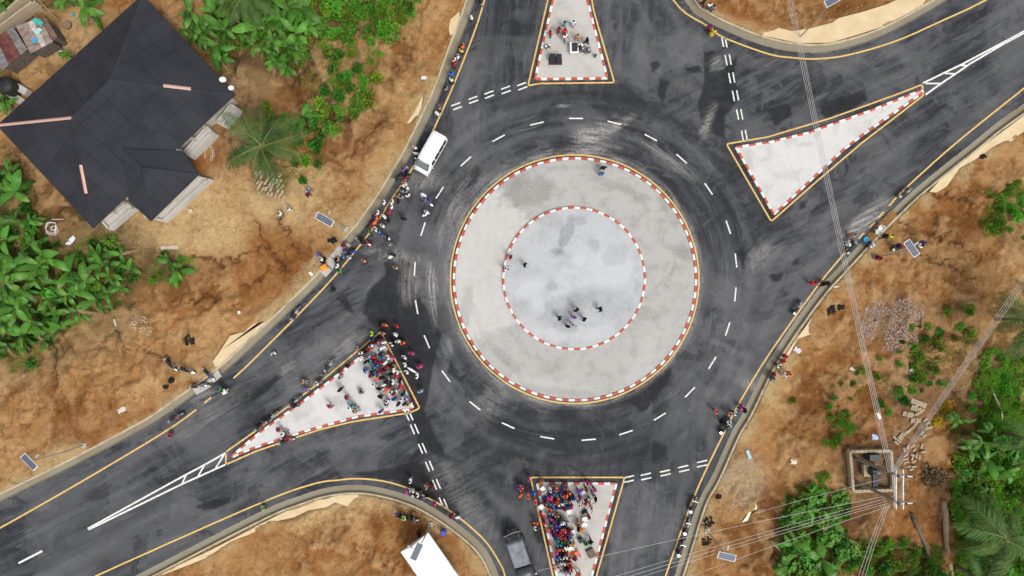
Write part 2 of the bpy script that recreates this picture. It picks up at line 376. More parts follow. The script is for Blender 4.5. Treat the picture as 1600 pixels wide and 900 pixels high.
# ------------------------------------------------------------------ ground and asphalt grids
GX0, GX1, GY0, GY1, GS = -69.0, 69.0, -43.0, 43.0, .215
xs = np.arange(GX0, GX1 + .01, GS); ys = np.arange(GY0, GY1 + .01, GS)
X, Y = np.meshgrid(xs, ys); PX = X * S + 800; PY = 450 - Y * S
SE, BX, BY = earth_s(X, Y)
wx = (fbm(X * .25, Y * .25, 4, 11) - .5); wy = (fbm(X * .25, Y * .25, 4, 31) - .5)
wf = (fbm(X * 1.2, Y * 1.2, 3, 51) - .5)
def blob(px, py, rx, ry=None, rot=0, warp=.9, soft=.45):
    ry = ry or rx; c, s_ = math.cos(math.radians(rot)), math.sin(math.radians(rot))
    dx, dy = PX - px, PY - py; u = (dx * c + dy * s_) / rx; v = (-dx * s_ + dy * c) / ry
    d = np.sqrt(u * u + v * v) + warp * (wx * .9 + wf * .45); return 1 - sm(1 - soft, 1 + soft, d)
def pmask(poly, warp=0, soft=.3):       # soft mask of a photo-point polygon (metres of softness)
    P = wpts(poly); x = X + warp * wx * 2 + warp * wf; y = Y + warp * wy * 2 + warp * wf
    ins = inpoly(x, y, P)
    x0, x1 = min(p[0] for p in P) - 2, max(p[0] for p in P) + 2; y0, y1 = min(p[1] for p in P) - 2, max(p[1] for p in P) + 2
    sel = (x > x0) & (x < x1) & (y > y0) & (y < y1); d = np.full(X.shape, 9.0)
    if sel.any(): d[sel] = nearest(x[sel], y[sel], P + [P[0]])[0]
    return sm(-soft, soft, np.where(ins, d, -d))
# soil colours
clay = np.array(lin(186, 136, 86)); brown = np.array(lin(136, 94, 58)); sand = np.array(lin(222, 190, 138)); humus = np.array(lin(86, 68, 48))
tan = np.array(lin(199, 154, 102)); rust = np.array(lin(172, 116, 66)); greyb = np.array(lin(142, 122, 98)); moss = np.array(lin(74, 86, 40))
n1 = fbm(X * .11, Y * .11, 5, 3); n2 = fbm(X * .45, Y * .45, 4, 5); n3 = fbm(X * 1.4, Y * 1.4, 3, 8)
C = clay[None, None] * np.ones((*X.shape, 1))
def lay(c, m):
    global C
    C = C * (1 - m[..., None]) + c[None, None] * m[..., None]
lay(tan, sm(.42, .62, n1) * .8); lay(rust, sm(.52, .66, n2) * .55); lay(brown, sm(.56, .74, n3 * .5 + n2 * .5) * .6)
for (c, a) in [
    (sand, (345, 345, 190, 62, -18)), (sand, (250, 370, 120, 45, 0)), (sand, (440, 300, 70, 40, -40)), (sand, (395, 110, 45, 40)), (sand, (110, 60, 60, 40, -40)), (sand, (60, 230, 16, 130, -44)),
    (tan, (190, 530, 60, 80, 30)), (tan, (640, 110, 30, 140, 20)), (tan, (560, 300, 30, 90, 35)), (greyb, (60, 560, 90, 40, -20)), (greyb, (195, 500, 30, 25)), (greyb, (170, 510, 35, 14, -20)),
    (humus, (90, 430, 130, 130)), (humus, (60, 520, 80, 60)), (humus, (420, 60, 110, 75)), (humus, (560, 60, 95, 80)), (humus, (530, 170, 65, 60)), (humus, (10, 300, 50, 60)), (humus, (265, 425, 40, 34)), (greyb, (395, 195, 50, 60)),
    (brown, (600, 120, 30, 70, 30)), (brown, (520, 235, 40, 30, -20)), (brown, (460, 170, 40, 35)), (rust, (330, 470, 110, 26, -25)), (brown, (290, 440, 60, 22, -35)), (rust, (430, 390, 60, 30, 40)),
    (rust, (620, 830, 130, 60)), (tan, (430, 850, 120, 30, -20)), (sand, (520, 800, 80, 25, -10)), (tan, (1250, 35, 130, 30)), (rust, (1150, 12, 70, 16, 25)), (brown, (1330, 10, 60, 14, -10)),
    (tan, (1400, 340, 140, 40, 20)), (rust, (1500, 300, 90, 45, -30)), (brown, (1480, 370, 60, 30, -15)), (rust, (1400, 430, 110, 28, 10)), (tan, (1520, 420, 90, 22, 25)), (sand, (1240, 600, 50, 50)), (np.array(lin(205, 184, 150)), (1165, 755, 36, 44, 30)), (tan, (1300, 530, 80, 50)),
    (rust, (1330, 600, 90, 60)), (brown, (1300, 650, 60, 50)), (greyb, (1395, 505, 48, 44)), (brown, (1470, 520, 50, 50)), (greyb, (1440, 600, 60, 50)), (humus, (1550, 620, 80, 90)), (humus, (1560, 830, 110, 110)), (humus, (1270, 820, 80, 60)), (greyb, (1360, 735, 60, 55)),
    (greyb, (1420, 690, 40, 50)), (rust, (1460, 720, 45, 40)), (rust, (1440, 860, 60, 50)), (brown, (1215, 810, 40, 60)), (brown, (1180, 850, 60, 40)), (sand, (1590, 590, 20, 40)), (brown, (1550, 420, 60, 20, 30)), (humus, (1590, 340, 35, 60)), (humus, (1400, 880, 80, 40)), (humus, (25, 40, 60, 60))]:
    lay(c, blob(*a) * .85)
tr = 1 - sm(.9, 2.2, nearest(X + wx * 2, Y + wy * 2, wpts([(1385,350),(1440,388),(1500,408),(1560,430),(1640,470)]))[0]); lay(np.array(lin(190, 150, 100)), tr * .8)
lay(moss, blob(90, 430, 120, 125) * sm(.45, .6, n3) * .7); lay(moss, blob(1550, 660, 70, 120) * sm(.35, .5, n3) * .8); lay(moss, blob(560, 90, 90, 100) * sm(.5, .62, n3) * .5)
lay(np.array(lin(205, 178, 132)), (1 - sm(1.0, 2.6, SE + 2.2 * (n2 - .5) * 2)) * sm(.8, 1, SE) * .8)
# erosion: rills running down towards the road, scarps and crusts with crisp edges
TT = (BX * .75 - BY * .66) + .35 * SE * wx
rill = fbm(TT * 1.5, SE * .22, 4, 101); rill2 = fbm(TT * 3.4, SE * .4, 3, 111)
band = sm(2.0, 5, SE + 3 * wx) * (1 - sm(13, 20, SE + 8 * wy)) * (1 - blob(330, 335, 190, 75, -18)) * (1 - blob(1360, 735, 90, 80))
zon = sm(.46, .58, fbm(X * .09 + 5, Y * .09, 3, 151))
zA = np.maximum.reduce([blob(500, 250, 60, 90, 40), blob(600, 110, 34, 120, 22), blob(360, 450, 130, 30, -30), blob(60, 640, 80, 40, -20), blob(1330, 640, 90, 60), blob(1480, 330, 110, 50, -20), blob(640, 850, 110, 40), blob(1180, 15, 90, 22, 20), blob(1200, 850, 80, 50)])
zon = np.clip(zon * .5 + zA, 0, 1)
rl = sm(.52, .64, rill * .6 + rill2 * .4) * band * zon
lay(np.array(lin(132, 88, 50)), rl * .75); lay(np.array(lin(210, 166, 112)), sm(.50, .40, rill) * band * .35)
q1 = fbm(X * .28 + wx * 2.2, Y * .28 + wy * 2.2, 6, 121, .55); scarp = sm(.52, .54, q1); crust = sm(.455, .44, q1)
nat = sm(1.6, 3.2, SE) * (1 - .7 * blob(330, 340, 200, 80, -15, .3))
lay(np.array(lin(164, 112, 64)), scarp * nat * .4 * (.4 + .6 * zon)); lay(np.array(lin(212, 172, 120)), crust * nat * .45)
q2 = fbm(X * .9 + wx * 3, Y * .9 + wy * 3, 5, 131, .6); lay(np.array(lin(122, 82, 48)), sm(.57, .62, q2) * nat * .5 * zon); lay(np.array(lin(216, 180, 132)), sm(.42, .38, q2) * nat * .3)
lay(np.array(lin(112, 82, 54)), blob(424, 284, 30, 26, 20, .4) * .8)
# relief
rid = 1 - np.abs(2 * fbm(X * .5 + 3, Y * .28, 4, 77) - 1)
Z = .16 + .55 * (fbm(X * .07, Y * .07, 3, 21) - .4) * sm(2, 10, SE) + .5 * (n2 - .5) * sm(1.2, 3.5, SE) + .42 * (n3 - .5) * sm(1.2, 2.5, SE) - .30 * sm(.86, .98, rid) * sm(2, 5, SE) - .3 * rl - .25 * scarp * nat + .12 * crust * nat - .12 * sm(.57, .62, q2) * nat * zon
Z = Z - .10 * tr
flat = blob(330, 340, 200, 80, -15, .3); Z = Z * (1 - .75 * flat) + .22 * .75 * flat
plat = pmask([(440,-80),(668,-80),(628,50),(604,110),(588,160),(560,200),(510,225),(470,150)], .5, 1.1); Z = Z + 1.0 * plat
CRACKS = [[(402,345),(405,365),(418,382),(432,395),(447,417),(455,428)],[(436,340),(445,360),(458,380),(470,390)],[(1400,347),(1422,360),(1450,368),(1478,380),(1505,388),(1537,402)],[(1438,395),(1470,408),(1505,428),(1522,436)],[(210,547),(240,552),(262,560)],[(1310,655),(1335,668),(1352,690)],[(1290,640),(1300,655),(1305,690),(1320,700)],[(560,230),(575,215),(590,190)],[(420,420),(400,440),(380,452)],[(1455,300),(1490,310),(1520,300)],[(300,400),(345,410),(385,400),(420,380)],[(330,460),(300,475),(270,470)]]
for cr in CRACKS:
    P = wpts(cr); x = X + wf * 2.2 + wx * 1.0; y = Y + (n3 - .5) * 2.0
    d = nearest(x, y, P)[0]; wid = .10 + .32 * n2; k = 1 - sm(wid * .4, wid, d); Z = Z - .7 * k; lay(np.array(lin(70, 42, 22)), k * .85); k2 = 1 - sm(.4, 1.5, d); lay(np.array(lin(146, 98, 58)), k2 * .45 * n3 * 1.4); Z = Z - .15 * k2
PUDDLE = [
 [(1196,62),(1250,72),(1300,70),(1375,44),(1435,10),(1452,-6),(1405,-2),(1380,9),(1345,20),(1310,29),(1300,36),(1265,45),(1240,48),(1215,42),(1196,47)],
 [(1610,172),(1532,228),(1470,278),(1455,297),(1466,298),(1481,289),(1500,262),(1530,246),(1570,226),(1610,203)],
 [(1302,450),(1318,449),(1295,462),(1272,495),(1268,510),(1267,521),(1247,528),(1235,551),(1226,556),(1255,515)],
 [(345,577),(336,562),(347,547),(362,524),(380,519),(400,503),(425,495),(440,483),(458,466),(440,490),(400,529)],
 [(402,822),(425,815),(462,807),(482,797),(510,792),(522,785),(540,791),(550,785),(562,773),(530,774),(487,784),(450,798)],
 [(240,903),(300,880),(330,868),(370,843),(402,830),(402,822),(330,859),(245,899)],
 [(702,46),(703,30),(718,20),(721,30),(716,45),(706,62)],[(652,168),(660,150),(658,170),(643,190),(634,196)],[(1160,815),(1170,800),(1182,795),(1180,785),(1176,800),(1168,812)]]
PM = np.zeros(X.shape)
for P in PUDDLE: PM = np.maximum(PM, pmask(P, .75, .2))
PM *= sm(.95, 1.15, SE)
Z = Z * (1 - PM) + (-.12) * PM
lay(np.array(lin(160, 120, 76)), PM * .6)
road_side = SE < .93
Z = np.where(road_side, -.6, np.maximum(Z, -.14))
# sand heap by the house
Z += 1.5 * np.clip(1 - np.hypot(PX - 388, PY - 105) / 24 + wf * .25, 0, 1) * (~road_side)
Z += .12 * np.clip(1.15 - np.hypot((PX - 1392) / 42, (PY - 508) / 40), 0, .8) * (~road_side)
def gz(x, y):
    i = min(max((x - GX0) / GS, 0), len(xs) - 1.001); j = min(max((y - GY0) / GS, 0), len(ys) - 1.001)
    i0, j0 = int(i), int(j); u, v = i - i0, j - j0
    return float((Z[j0, i0] * (1 - u) + Z[j0, i0 + 1] * u) * (1 - v) + (Z[j0 + 1, i0] * (1 - u) + Z[j0 + 1, i0 + 1] * u) * v)
def se(x, y):
    i = min(max(int(round((x - GX0) / GS)), 0), len(xs) - 1); j = min(max(int(round((y - GY0) / GS)), 0), len(ys) - 1); return float(SE[j, i])
def grid_obj(name, xx, yy, zz, mat, attrs, keep=None):
    ny, nx = xx.shape; idx = np.arange(nx * ny).reshape(ny, nx)
    F = np.stack([idx[:-1, :-1], idx[:-1, 1:], idx[1:, 1:], idx[1:, :-1]], -1).reshape(-1, 4)
    V = np.stack([xx, yy, zz], -1).reshape(-1, 3)
    if keep is not None:
        kf = keep.reshape(-1)[F].any(1); F = F[kf]; used = np.unique(F); mp = np.full(nx * ny, -1); mp[used] = np.arange(len(used)); F = mp[F]; V = V[used]
    else: used = slice(None)
    m = bpy.data.meshes.new(name); m.vertices.add(len(V)); m.vertices.foreach_set('co', V.astype(np.float32).ravel())
    m.loops.add(F.size); m.loops.foreach_set('vertex_index', F.astype(np.int32).ravel())
    m.polygons.add(len(F)); m.polygons.foreach_set('loop_start', np.arange(0, F.size, 4, dtype=np.int32)); m.polygons.foreach_set('loop_total', np.full(len(F), 4, np.int32))
    m.polygons.foreach_set('use_smooth', np.ones(len(F), bool))
    m.update(calc_edges=True); m.materials.append(mat)
    for k, a in attrs.items():
        a = a.reshape(nx * ny, -1)[used]
        if a.shape[1] == 3:
            at = m.attributes.new(k, 'FLOAT_COLOR', 'POINT'); at.data.foreach_set('color', np.concatenate([a, np.ones((len(a), 1))], 1).astype(np.float32).ravel())
        else:
            at = m.attributes.new(k, 'FLOAT', 'POINT'); at.data.foreach_set('value', a.astype(np.float32).ravel())
    return obj(name, m)
# the ground sheet goes on to the horizon: the fine grid with coarse rows and columns added round it
far = [60, 160, 400, 1000]
ex = np.concatenate([GX0 - np.array(far[::-1]), xs, GX1 + np.array(far)]); ey = np.concatenate([GY0 - np.array(far[::-1]), ys, GY1 + np.array(far)])
GXX, GYY = np.meshgrid(ex, ey); pad = ((4, 4), (4, 4))
GZ = np.pad(Z, pad, mode='edge'); GC = np.pad(C, (*pad, (0, 0)), mode='edge')
ground = tag(grid_obj('ground', GXX, GYY, GZ, M['soil'], {'soil': GC}), kind='structure')
# asphalt
EJ = .10 * (fbm(X * 1.6, Y * 1.6, 2, 91) - .5) * 2
s2 = SE - EJ; keep = s2 < 0
AX = np.where(s2 > 0, BX, X); AY = np.where(s2 > 0, BY, Y)
cx0, cy0 = W(897, 436); RR = np.hypot(X - cx0, Y - cy0); TH = np.arctan2(Y - cy0, X - cx0)
al = np.abs(np.cos(TH - math.radians(25))); outw = sm(17, 25, RR)
armh = outw * sm(.60, .78, al); armv = outw * (1 - sm(.60, .78, al))
stain = np.zeros(X.shape); dust = np.zeros(X.shape)
for P in [[(397,612),(437,583),(440,590),(418,612),(395,627),(384,628)],[(303,795),(335,778),(357,776),(359,782),(347,788),(317,800)],
          [(1100,82),(1118,80),(1117,100),(1110,112),(1132,112),(1155,85),(1150,118),(1158,145),(1146,170),(1136,178),(1133,215),(1105,210),(1090,170),(1102,130)],
          [(1070,107),(1092,102),(1100,115),(1072,113)],[(1015,100),(1028,96),(1032,108),(1018,114)],[(1030,125),(1045,130),(1035,160),(1028,150)],
          [(1035,580),(1050,572),(1040,600),(1025,620),(1017,625),(1012,640),(998,648),(990,635),(970,630),(962,622)],
          [(540,742),(580,737),(625,727),(640,722),(660,725),(665,740),(692,747),(737,770),(712,792),(665,775),(612,750)],[(650,700),(665,695),(645,722),(636,720)],
          [(530,467),(540,465),(552,485),(552,492),(540,482)],[(575,455),(600,430),(600,400),(640,440),(690,520),(665,640),(700,720),(655,700),(640,620),(620,560),(590,520),(570,490)],
          [(1202,430),(1225,425),(1222,438),(1208,440)],[(1240,405),(1249,400),(1246,412),(1238,414)],[(1250,318),(1262,312),(1258,325),(1250,327)],[(1145,400),(1162,385),(1164,395),(1185,375),(1166,398),(1163,425),(1155,400)],
          [(1260,145),(1276,138),(1275,146),(1258,150)],[(1200,172),(1232,160),(1240,178),(1210,200)],[(1280,165),(1350,140),(1355,160),(1290,185)],[(705,565),(720,590),(735,582),(725,600),(700,585)],
          [(830,812),(850,820),(856,850),(838,845)],[(1020,690),(1045,698),(1035,715),(1020,720)],[(625,405),(640,412),(642,420),(628,414)],[(455,625),(462,622),(466,640),(455,640)]]:
    stain = np.maximum(stain, pmask(P, .35, .10))
for a, k in [((925, 212, 26, 16, -20), 1.3), ((960, 200, 24, 6, -30), 1), ((905, 235, 50, 7, -4), .9), ((1106, 190, 8, 30, 22), 1.1), ((1122, 98, 14, 12), .6), ((675, 455, 5, 38, -4), 1.1), ((640, 445, 14, 26), .5),
             ((1350, 345, 34, 12, -42), 1.1), ((615, 398, 40, 10, 12), .7), ((560, 575, 40, 10, -38), .55), ((525, 555, 60, 12, -38), .6), ((1190, 400, 22, 14, -40), .6), ((1170, 600, 36, 7, 22), .6), ((1140, 545, 30, 6, 25), .5),
             ((780, 610, 18, 60, 40), .45), ((710, 330, 10, 60, 22), .5), ((660, 285, 26, 10, -10), .6), ((745, 290, 26, 7, -42), .6), ((835, 250, 40, 6, -15), .6), ((450, 575, 14, 6, -38), .7), ((880, 165, 10, 4), .5), ((325, 620, 26, 9, -35), .5), ((330, 650, 60, 14, -30), .3),
             ((1040, 245, 40, 8, 35), .5), ((1370, 420, 10, 5), .6), ((700, 545, 8, 16), .4), ((760, 640, 16, 20, 30), .4), ((730, 790, 18, 60, -38), .35), ((1260, 490, 40, 12, -60), .35), ((900, 850, 3, 3), 0)]:
    dust = np.maximum(dust, blob(*a, 1.7, .8) * k * .8)
rp = np.exp(-((RR - 14.1) / .35) ** 2); dust = np.maximum(dust, rp * .55)
age = np.zeros(X.shape)
for a, k in [((1010, 700, 150, 50, 8), -.55), ((760, 690, 120, 50, 10), -.45), ((1165, 520, 60, 120, 10), .40), ((1010, 820, 50, 90, 8), .42), ((700, 860, 60, 60, 30), .45), ((690, 420, 45, 110, 6), .35), ((800, 60, 60, 70, 15), -.35), ((1000, 60, 90, 60, 10), .18), ((1080, 130, 60, 70, 20), .25),
             ((1320, 110, 150, 28, -22), .15), ((1260, 370, 120, 40, -38), .22), ((1480, 220, 90, 30, -35), -.15), ((520, 540, 110, 40, -36), .40), ((620, 470, 30, 90, 20), -.55), ((300, 660, 110, 22, -30), .15), ((200, 760, 120, 30, -27), -.12), ((470, 720, 150, 22, -14), .22), ((590, 720, 90, 22, 5), -.3),
             ((960, 160, 110, 22, 4), -.35), ((850, 150, 90, 14, -4), -.3), ((1115, 330, 30, 80, -25), -.35), ((1190, 300, 26, 70, -25), -.5), ((1250, 165, 90, 22, -18), -.3), ((745, 200, 40, 30, -30), .25), ((700, 640, 30, 70, -20), .2), ((1090, 650, 60, 26, -35), .3), ((660, 360, 20, 60, 15), -.2), ((1000, 560, 3, 3), 0), ((860, 660, 120, 14, 2), -.3), ((60, 860, 120, 26, -27), -.25)]:
    age = age + blob(*a, 1.6, .55) * k
# radial wipes left by the rollers
for (x0, y0, x1, y1, w, k) in [(1090,600,1180,650,7,.35),(1120,560,1200,600,6,.35),(1100,520,1150,535,8,.2),(1140,530,1195,560,6,-.25),(1060,560,1130,600,9,-.25),(480,560,590,480,8,.45),(520,580,600,525,6,.35),(440,600,520,540,7,.3),(1000,40,1010,170,6,.25),(950,30,985,120,5,.2),(1020,20,1045,120,7,-.25),(1010,760,985,890,9,.3),(1045,760,1015,890,6,-.2),(975,770,955,890,5,.25),(700,745,760,860,10,.35),(740,720,790,800,8,.25),(1300,410,1500,250,9,-.2),(1230,450,1440,270,7,.22),(650,300,700,250,9,.3),(420,585,480,545,10,.3),(150,820,380,700,5,.18),(100,860,420,715,4,-.18),(620,395,640,470,9,.3),(660,690,700,740,8,.3),(1170,60,1400,30,5,.12),(1180,120,1380,75,7,.15),(1280,330,1400,250,6,-.15)]:
    d = nearest(X + wx * 1.2, Y + wy * 1.2, wpts([(x0, y0), (x1, y1)]))[0]; age = age + (1 - sm(.2, w / 8, d)) * k
lanes = np.where(outw > .5, .5 + .5 * np.sin(SE * 2.3 + 1.8 * wx), .5 + .5 * np.sin(RR * 2.3 + 1.2 * wx)) ** 3
age = age * .85 + (.30 * lanes - .09) * (.3 + 1.2 * fbm(X * .12, Y * .12, 3, 171))
age = np.clip(age, -.8, .8)
asphalt = tag(grid_obj('asphalt_road', AX, AY, np.zeros(X.shape), M['asphalt'], {'arm_h': armh, 'arm_v': armv, 'stain': stain, 'age': age, 'dust': np.clip(dust, 0, 1.3)}, keep), kind='structure')

# ------------------------------------------------------------------ drains along the asphalt edges
def offset_line(L, d):
    L = np.asarray(L); t = np.gradient(L, axis=0); t /= np.linalg.norm(t, axis=1)[:, None]; return L + np.stack([-t[:, 1], t[:, 0]], 1) * d
def sweep(L, prof, sign, jit=0):
    mb = MB(); rows = []
    for (s_, z) in prof: rows.append([(p[0], p[1], z) for p in offset_line(L, sign * s_)])
    n = len(L); V = [p for r in rows for p in r]; F = []
    for k in range(len(prof) - 1):
        for i in range(n - 1): F.append((k * n + i, k * n + i + 1, (k + 1) * n + i + 1, (k + 1) * n + i))
    return mb.add(V, F)
SIGN = {}
for k in LINE:
    q = offset_line(LINE[k], 1.0)[len(LINE[k]) // 2]; SIGN[k] = 1 if inpoly(np.array([q[0]]), np.array([q[1]]), POLY[k])[0] else -1
    d = sweep(LINE[k], [(-.02, -.24), (.86, -.24)], SIGN[k]).obj('roadside_drain', M['drain']); tag(d, kind='structure')
    sweep(LINE[k], [(.80, -.4), (.80, .10), (.83, .12), (1.0, .12), (1.0, -.3)], SIGN[k]).obj('drain_wall', M['wall_c'], d)
    sweep(LINE[k], [(.06, -.4), (.02, -.015), (-.3, -.015)], SIGN[k]).obj('drain_wall', M['slab'], d)
for i, P in enumerate(PUDDLE):
    c = np.mean(np.array(P), 0); Q = [(c[0] + (p[0] - c[0]) * 1.06, c[1] + (p[1] - c[1]) * 1.06) for p in P]
    pts = np.array(wpts(Q)); s_, bx, by = earth_s(pts[:, 0].copy(), pts[:, 1].copy())
    for j in range(len(pts)):
        if s_[j] < 1.0:
            n_ = pts[j] - np.array([bx[j], by[j]]); n_ = n_ / (np.linalg.norm(n_) + 1e-9) * (1 if s_[j] >= 0 else -1); pts[j] = np.array([bx[j], by[j]]) + n_ * 1.0
    pu = mesh('puddle', [(p[0], p[1], .10) for p in pts], [tuple(range(len(pts)))], M['water']); tag(obj('puddle', pu), kind='structure')

# ------------------------------------------------------------------ road markings
MARK_Z = [.004]
def strip(L, w, mat, name, z=.006):
    L = np.asarray(L, float); a = offset_line(L, w / 2); b = offset_line(L, -w / 2); n = len(L)
    return mesh(name, [(p[0], p[1], z) for p in a] + [(p[0], p[1], z) for p in b], [(i, n + i, n + i + 1, i + 1) for i in range(n - 1)], mat)
marks = []
def line(L, w=.175, mat='yellow', smooth=True, name='edge_line', z=.006):
    P = catmull(wpts(L), 6) if smooth else np.array(wpts(L)); m = strip(P, w, M[mat], name, z); o = obj(name, m, asphalt); return o
line([(790,-150),(757,0),(722,100),(680,197),(644,263),(612,311),(575,367),(506,450),(400,558),(365,591)])
line([(330,621),(319,630)], smooth=False); line([(307,640),(257,675),(130,751),(0,825),(-80,868)])
line([(990,-120),(1052,0),(1104,40),(1132,59),(1200,84),(1237,90),(1275,92),(1325,86),(1400,64),(1475,31),(1540,0),(1640,-60)])
line([(1680,75),(1600,138),(1492,225),(1412,297),(1389,322)])
for a, b in (((1381,331),(1372,340)), ((1367,347),(1358,356)), ((1350,364),(1342,373))): line([a, b], smooth=False)
line([(1325,389),(1275,450),(1200,556),(1155,630),(1132,675),(1085,775),(1040,900),(1015,980)])
line([(60,945),(150,900),(400,789),(487,757),(530,750),(562,748),(600,752),(635,762),(665,776),(700,796),(737,825),(762,850),(782,882),(789,900),(810,980)])
def closed_line(L, w=.17, name='edge_line'):
    P = np.array(wpts(L)); P = np.concatenate([P, P[:1]]); line_o = obj(name, strip(P, w, M['yellow'], name), asphalt); return line_o
def rnd(L, r=6):                        # rounds the corners of a photo-point outline
    out = []; n = len(L)
    for i in range(n):
        p, a, b = np.array(L[i], float), np.array(L[i - 1], float), np.array(L[(i + 1) % n], float)
        u = (a - p) / np.linalg.norm(a - p); v = (b - p) / np.linalg.norm(b - p)
        for t in (0, .25, .5, .75, 1): out.append(tuple((1 - t) ** 2 * (p + u * r) + 2 * t * (1 - t) * p + t * t * (p + v * r)))
    return out
YL = dict(n=[(825,134),(842,130.5),(960,129),(928,18),(905,-110),(886,-110),(856,0)],
          e=[(1135,225),(1200,214),(1300,184),(1400,148),(1441,132),(1443,149),(1347,223),(1280,280),(1205,346)],
          w=[(353,706),(400,673),(500,597),(595,518),(656,638),(640,645),(550,659),(500,671),(400,705),(353,726)],
          s=[(829,746),(976,746),(932,900),(906,1010),(886,1010),(864,900)])
for k, L in YL.items(): closed_line(rnd(L, 4))
ccx, ccy = W(898, 436.3)
circ = lambda r, n=96, c=(ccx, ccy): np.array([(c[0] + r * math.cos(2 * math.pi * i / n), c[1] + r * math.sin(2 * math.pi * i / n)) for i in range(n + 1)])
obj('edge_line', strip(circ(194.2 / S), .16, M['yellow'], 'edge_line'), asphalt)
for (a, b) in [(900,185),(960,192),(839,193),(1017,215),(779,216),(1065,248),(728,252),(1107,295),(687,301),(1138,355),(661,358),(1150,407),(648,420),(1149,460),(651,480),(1137,514),(667,534),(1113,567),(697,588),(1078,613),(742,634),(1031,651),(794,665),(978,676),(855,684),(920,687)]:
    x, y = W(a, b); t = math.atan2(y - ccy, x - ccx) + math.pi / 2; c, s_ = math.cos(t), math.sin(t); l = .78
    obj('lane_dash', strip([(x - c * l, y - s_ * l), (x, y), (x + c * l, y + s_ * l)], .15, M['white'], 'lane_dash'), asphalt)
def dash(a, b, w=.15, name='yield_dash'): obj(name, strip([W(*a), W(*b)], w, M['white'], name), asphalt)
for (x, y) in [(712,163),(739,153),(764,144.5),(790,137),(815,131.5),(715,169),(740,159),(765,151),(791,144),(817,138)]: dash((x - 7, y + 2.6), (x + 7, y - 2.6))
for (x, y) in [(1129,65),(1134.5,66),(1134.5,94),(1141,93),(1140,122),(1146.5,121),(1146,150),(1152.5,149),(1152.5,179),(1159,178.5),(1160,212),(1166,211)]: dash((x - 1.5, y - 8), (x + 1.5, y + 8))
for (x, y) in [(636,650),(642,649),(644.5,671),(651,670),(657,701),(663,700),(668,729),(674,727.5),(679,757.5),(685,756),(689.5,785),(696.5,787)]: dash((x - 3.2, y - 7.5), (x + 3.2, y + 7.5))
for (x, y) in [(982.5,745),(982.5,752),(1009,741),(1010,748),(1039,736),(1040,742),(1067.5,729),(1069,735.5),(1097,721),(1097,728)]: dash((x - 8, y + 1.8), (x + 8, y - 1.8))
for L in ([(137,826),(290,742),(320,726),(354,707)], [(138.5,827.5),(282,757.5),(310,745),(352,726)], [(1442,130),(1475,114),(1502,101),(1570,65),(1600,49),(1680,8)], [(1446,148),(1475,127.5),(1495,114),(1515,100),(1570,67.5),(1600,51.5)]):
    line(L, .19, 'white', False, 'gore_line')
for i, (a, b) in enumerate([((284,757),(291,742)),((309,745),(320,726)),((336,733),(352,707.5)),((1446,130.5),(1471,130.5)),((1475,114.5),(1494,115.5)),((1501,102),(1512,102.5))]): obj('gore_bar', strip([W(*a), W(*b)], .17, M['white'], 'gore_bar', .010), asphalt)
dash((29,880), (66,861), .22, 'lane_dash'); dash((-40,915), (-3,896), .22, 'lane_dash')

# ------------------------------------------------------------------ kerbed islands
kb = MB(); kb.box((0, 0, .5), (1, 1, 1), bev=.12); KM = {c: mesh('kerb_block', kb.v, kb.f, M[c]) for c in ('kred', 'kwhite')}
def kerb(parent, pts, z0, hgt, wid=.26, unit=.69, closed=True, count=None):
    pts = [np.array(p) for p in pts]; segs = list(zip(pts, pts[1:] + pts[:1])) if closed else list(zip(pts, pts[1:])); k = 0
    for a, b in segs:
        L = np.linalg.norm(b - a); n = max(1, round(L / unit)) if count is None else 1; d = (b - a) / L; ang = math.atan2(d[1], d[0])
        for i in range(n):
            c = a + d * L * (i + .5) / n
            obj('kerb_block', KM['kred' if k % 2 == 0 else 'kwhite'], parent, (c[0], c[1], z0 + R.uniform(-.006, .006)), (0, 0, ang + R.uniform(-.02, .02)), (L / n - .02, wid + R.uniform(-.02, .02), hgt)); k += 1
def inset(P, d):                         # shrinks a convex-ish outline (metres)
    P = [np.array(p) for p in P]; n = len(P); area = sum(P[i][0] * P[(i + 1) % n][1] - P[(i + 1) % n][0] * P[i][1] for i in range(n)); sg = 1 if area > 0 else -1; out = []
    for i in range(n):
        e1 = P[i] - P[i - 1]; e2 = P[(i + 1) % n] - P[i]; e1 /= np.linalg.norm(e1); e2 /= np.linalg.norm(e2)
        n1_ = np.array([-e1[1], e1[0]]) * sg; n2_ = np.array([-e2[1], e2[0]]) * sg; b = n1_ + n2_; b /= np.linalg.norm(b); out.append(P[i] + b * d / max(.35, b.dot(n1_)))
    return [tuple(p) for p in out]
ISL = dict(n=([(833.5,126),(951,124.5),(919,0),(896,-95),(886,-95),(862,0)], 'isle'),
           e=([(1146,229),(1200,221),(1262,206),(1357,172),(1438,139.5),(1444,145),(1350,211),(1320,234),(1208,338)], 'isle_w'),
           w=([(360,712),(405,674),(475,624),(545,570),(594,531),(602,537),(648,638),(640,641),(560,652),(477,675),(400,700),(364,715)], 'isle_w'),
           s=([(837,753),(965,753),(926,900),(904,985),(890,985),(868,900)], 'isle'))
IZ = .16; ISLW = {}
for k, (P, m) in ISL.items():
    Wp = wpts(P); ISLW[k] = Wp; inner = inset(Wp, .16); mb = MB(); mb.prism(inner, -.05, IZ)
    o = tag(mb.obj('traffic_island', M[m]), kind='structure'); kerb(o, inset(Wp, .13), 0, IZ + .05)
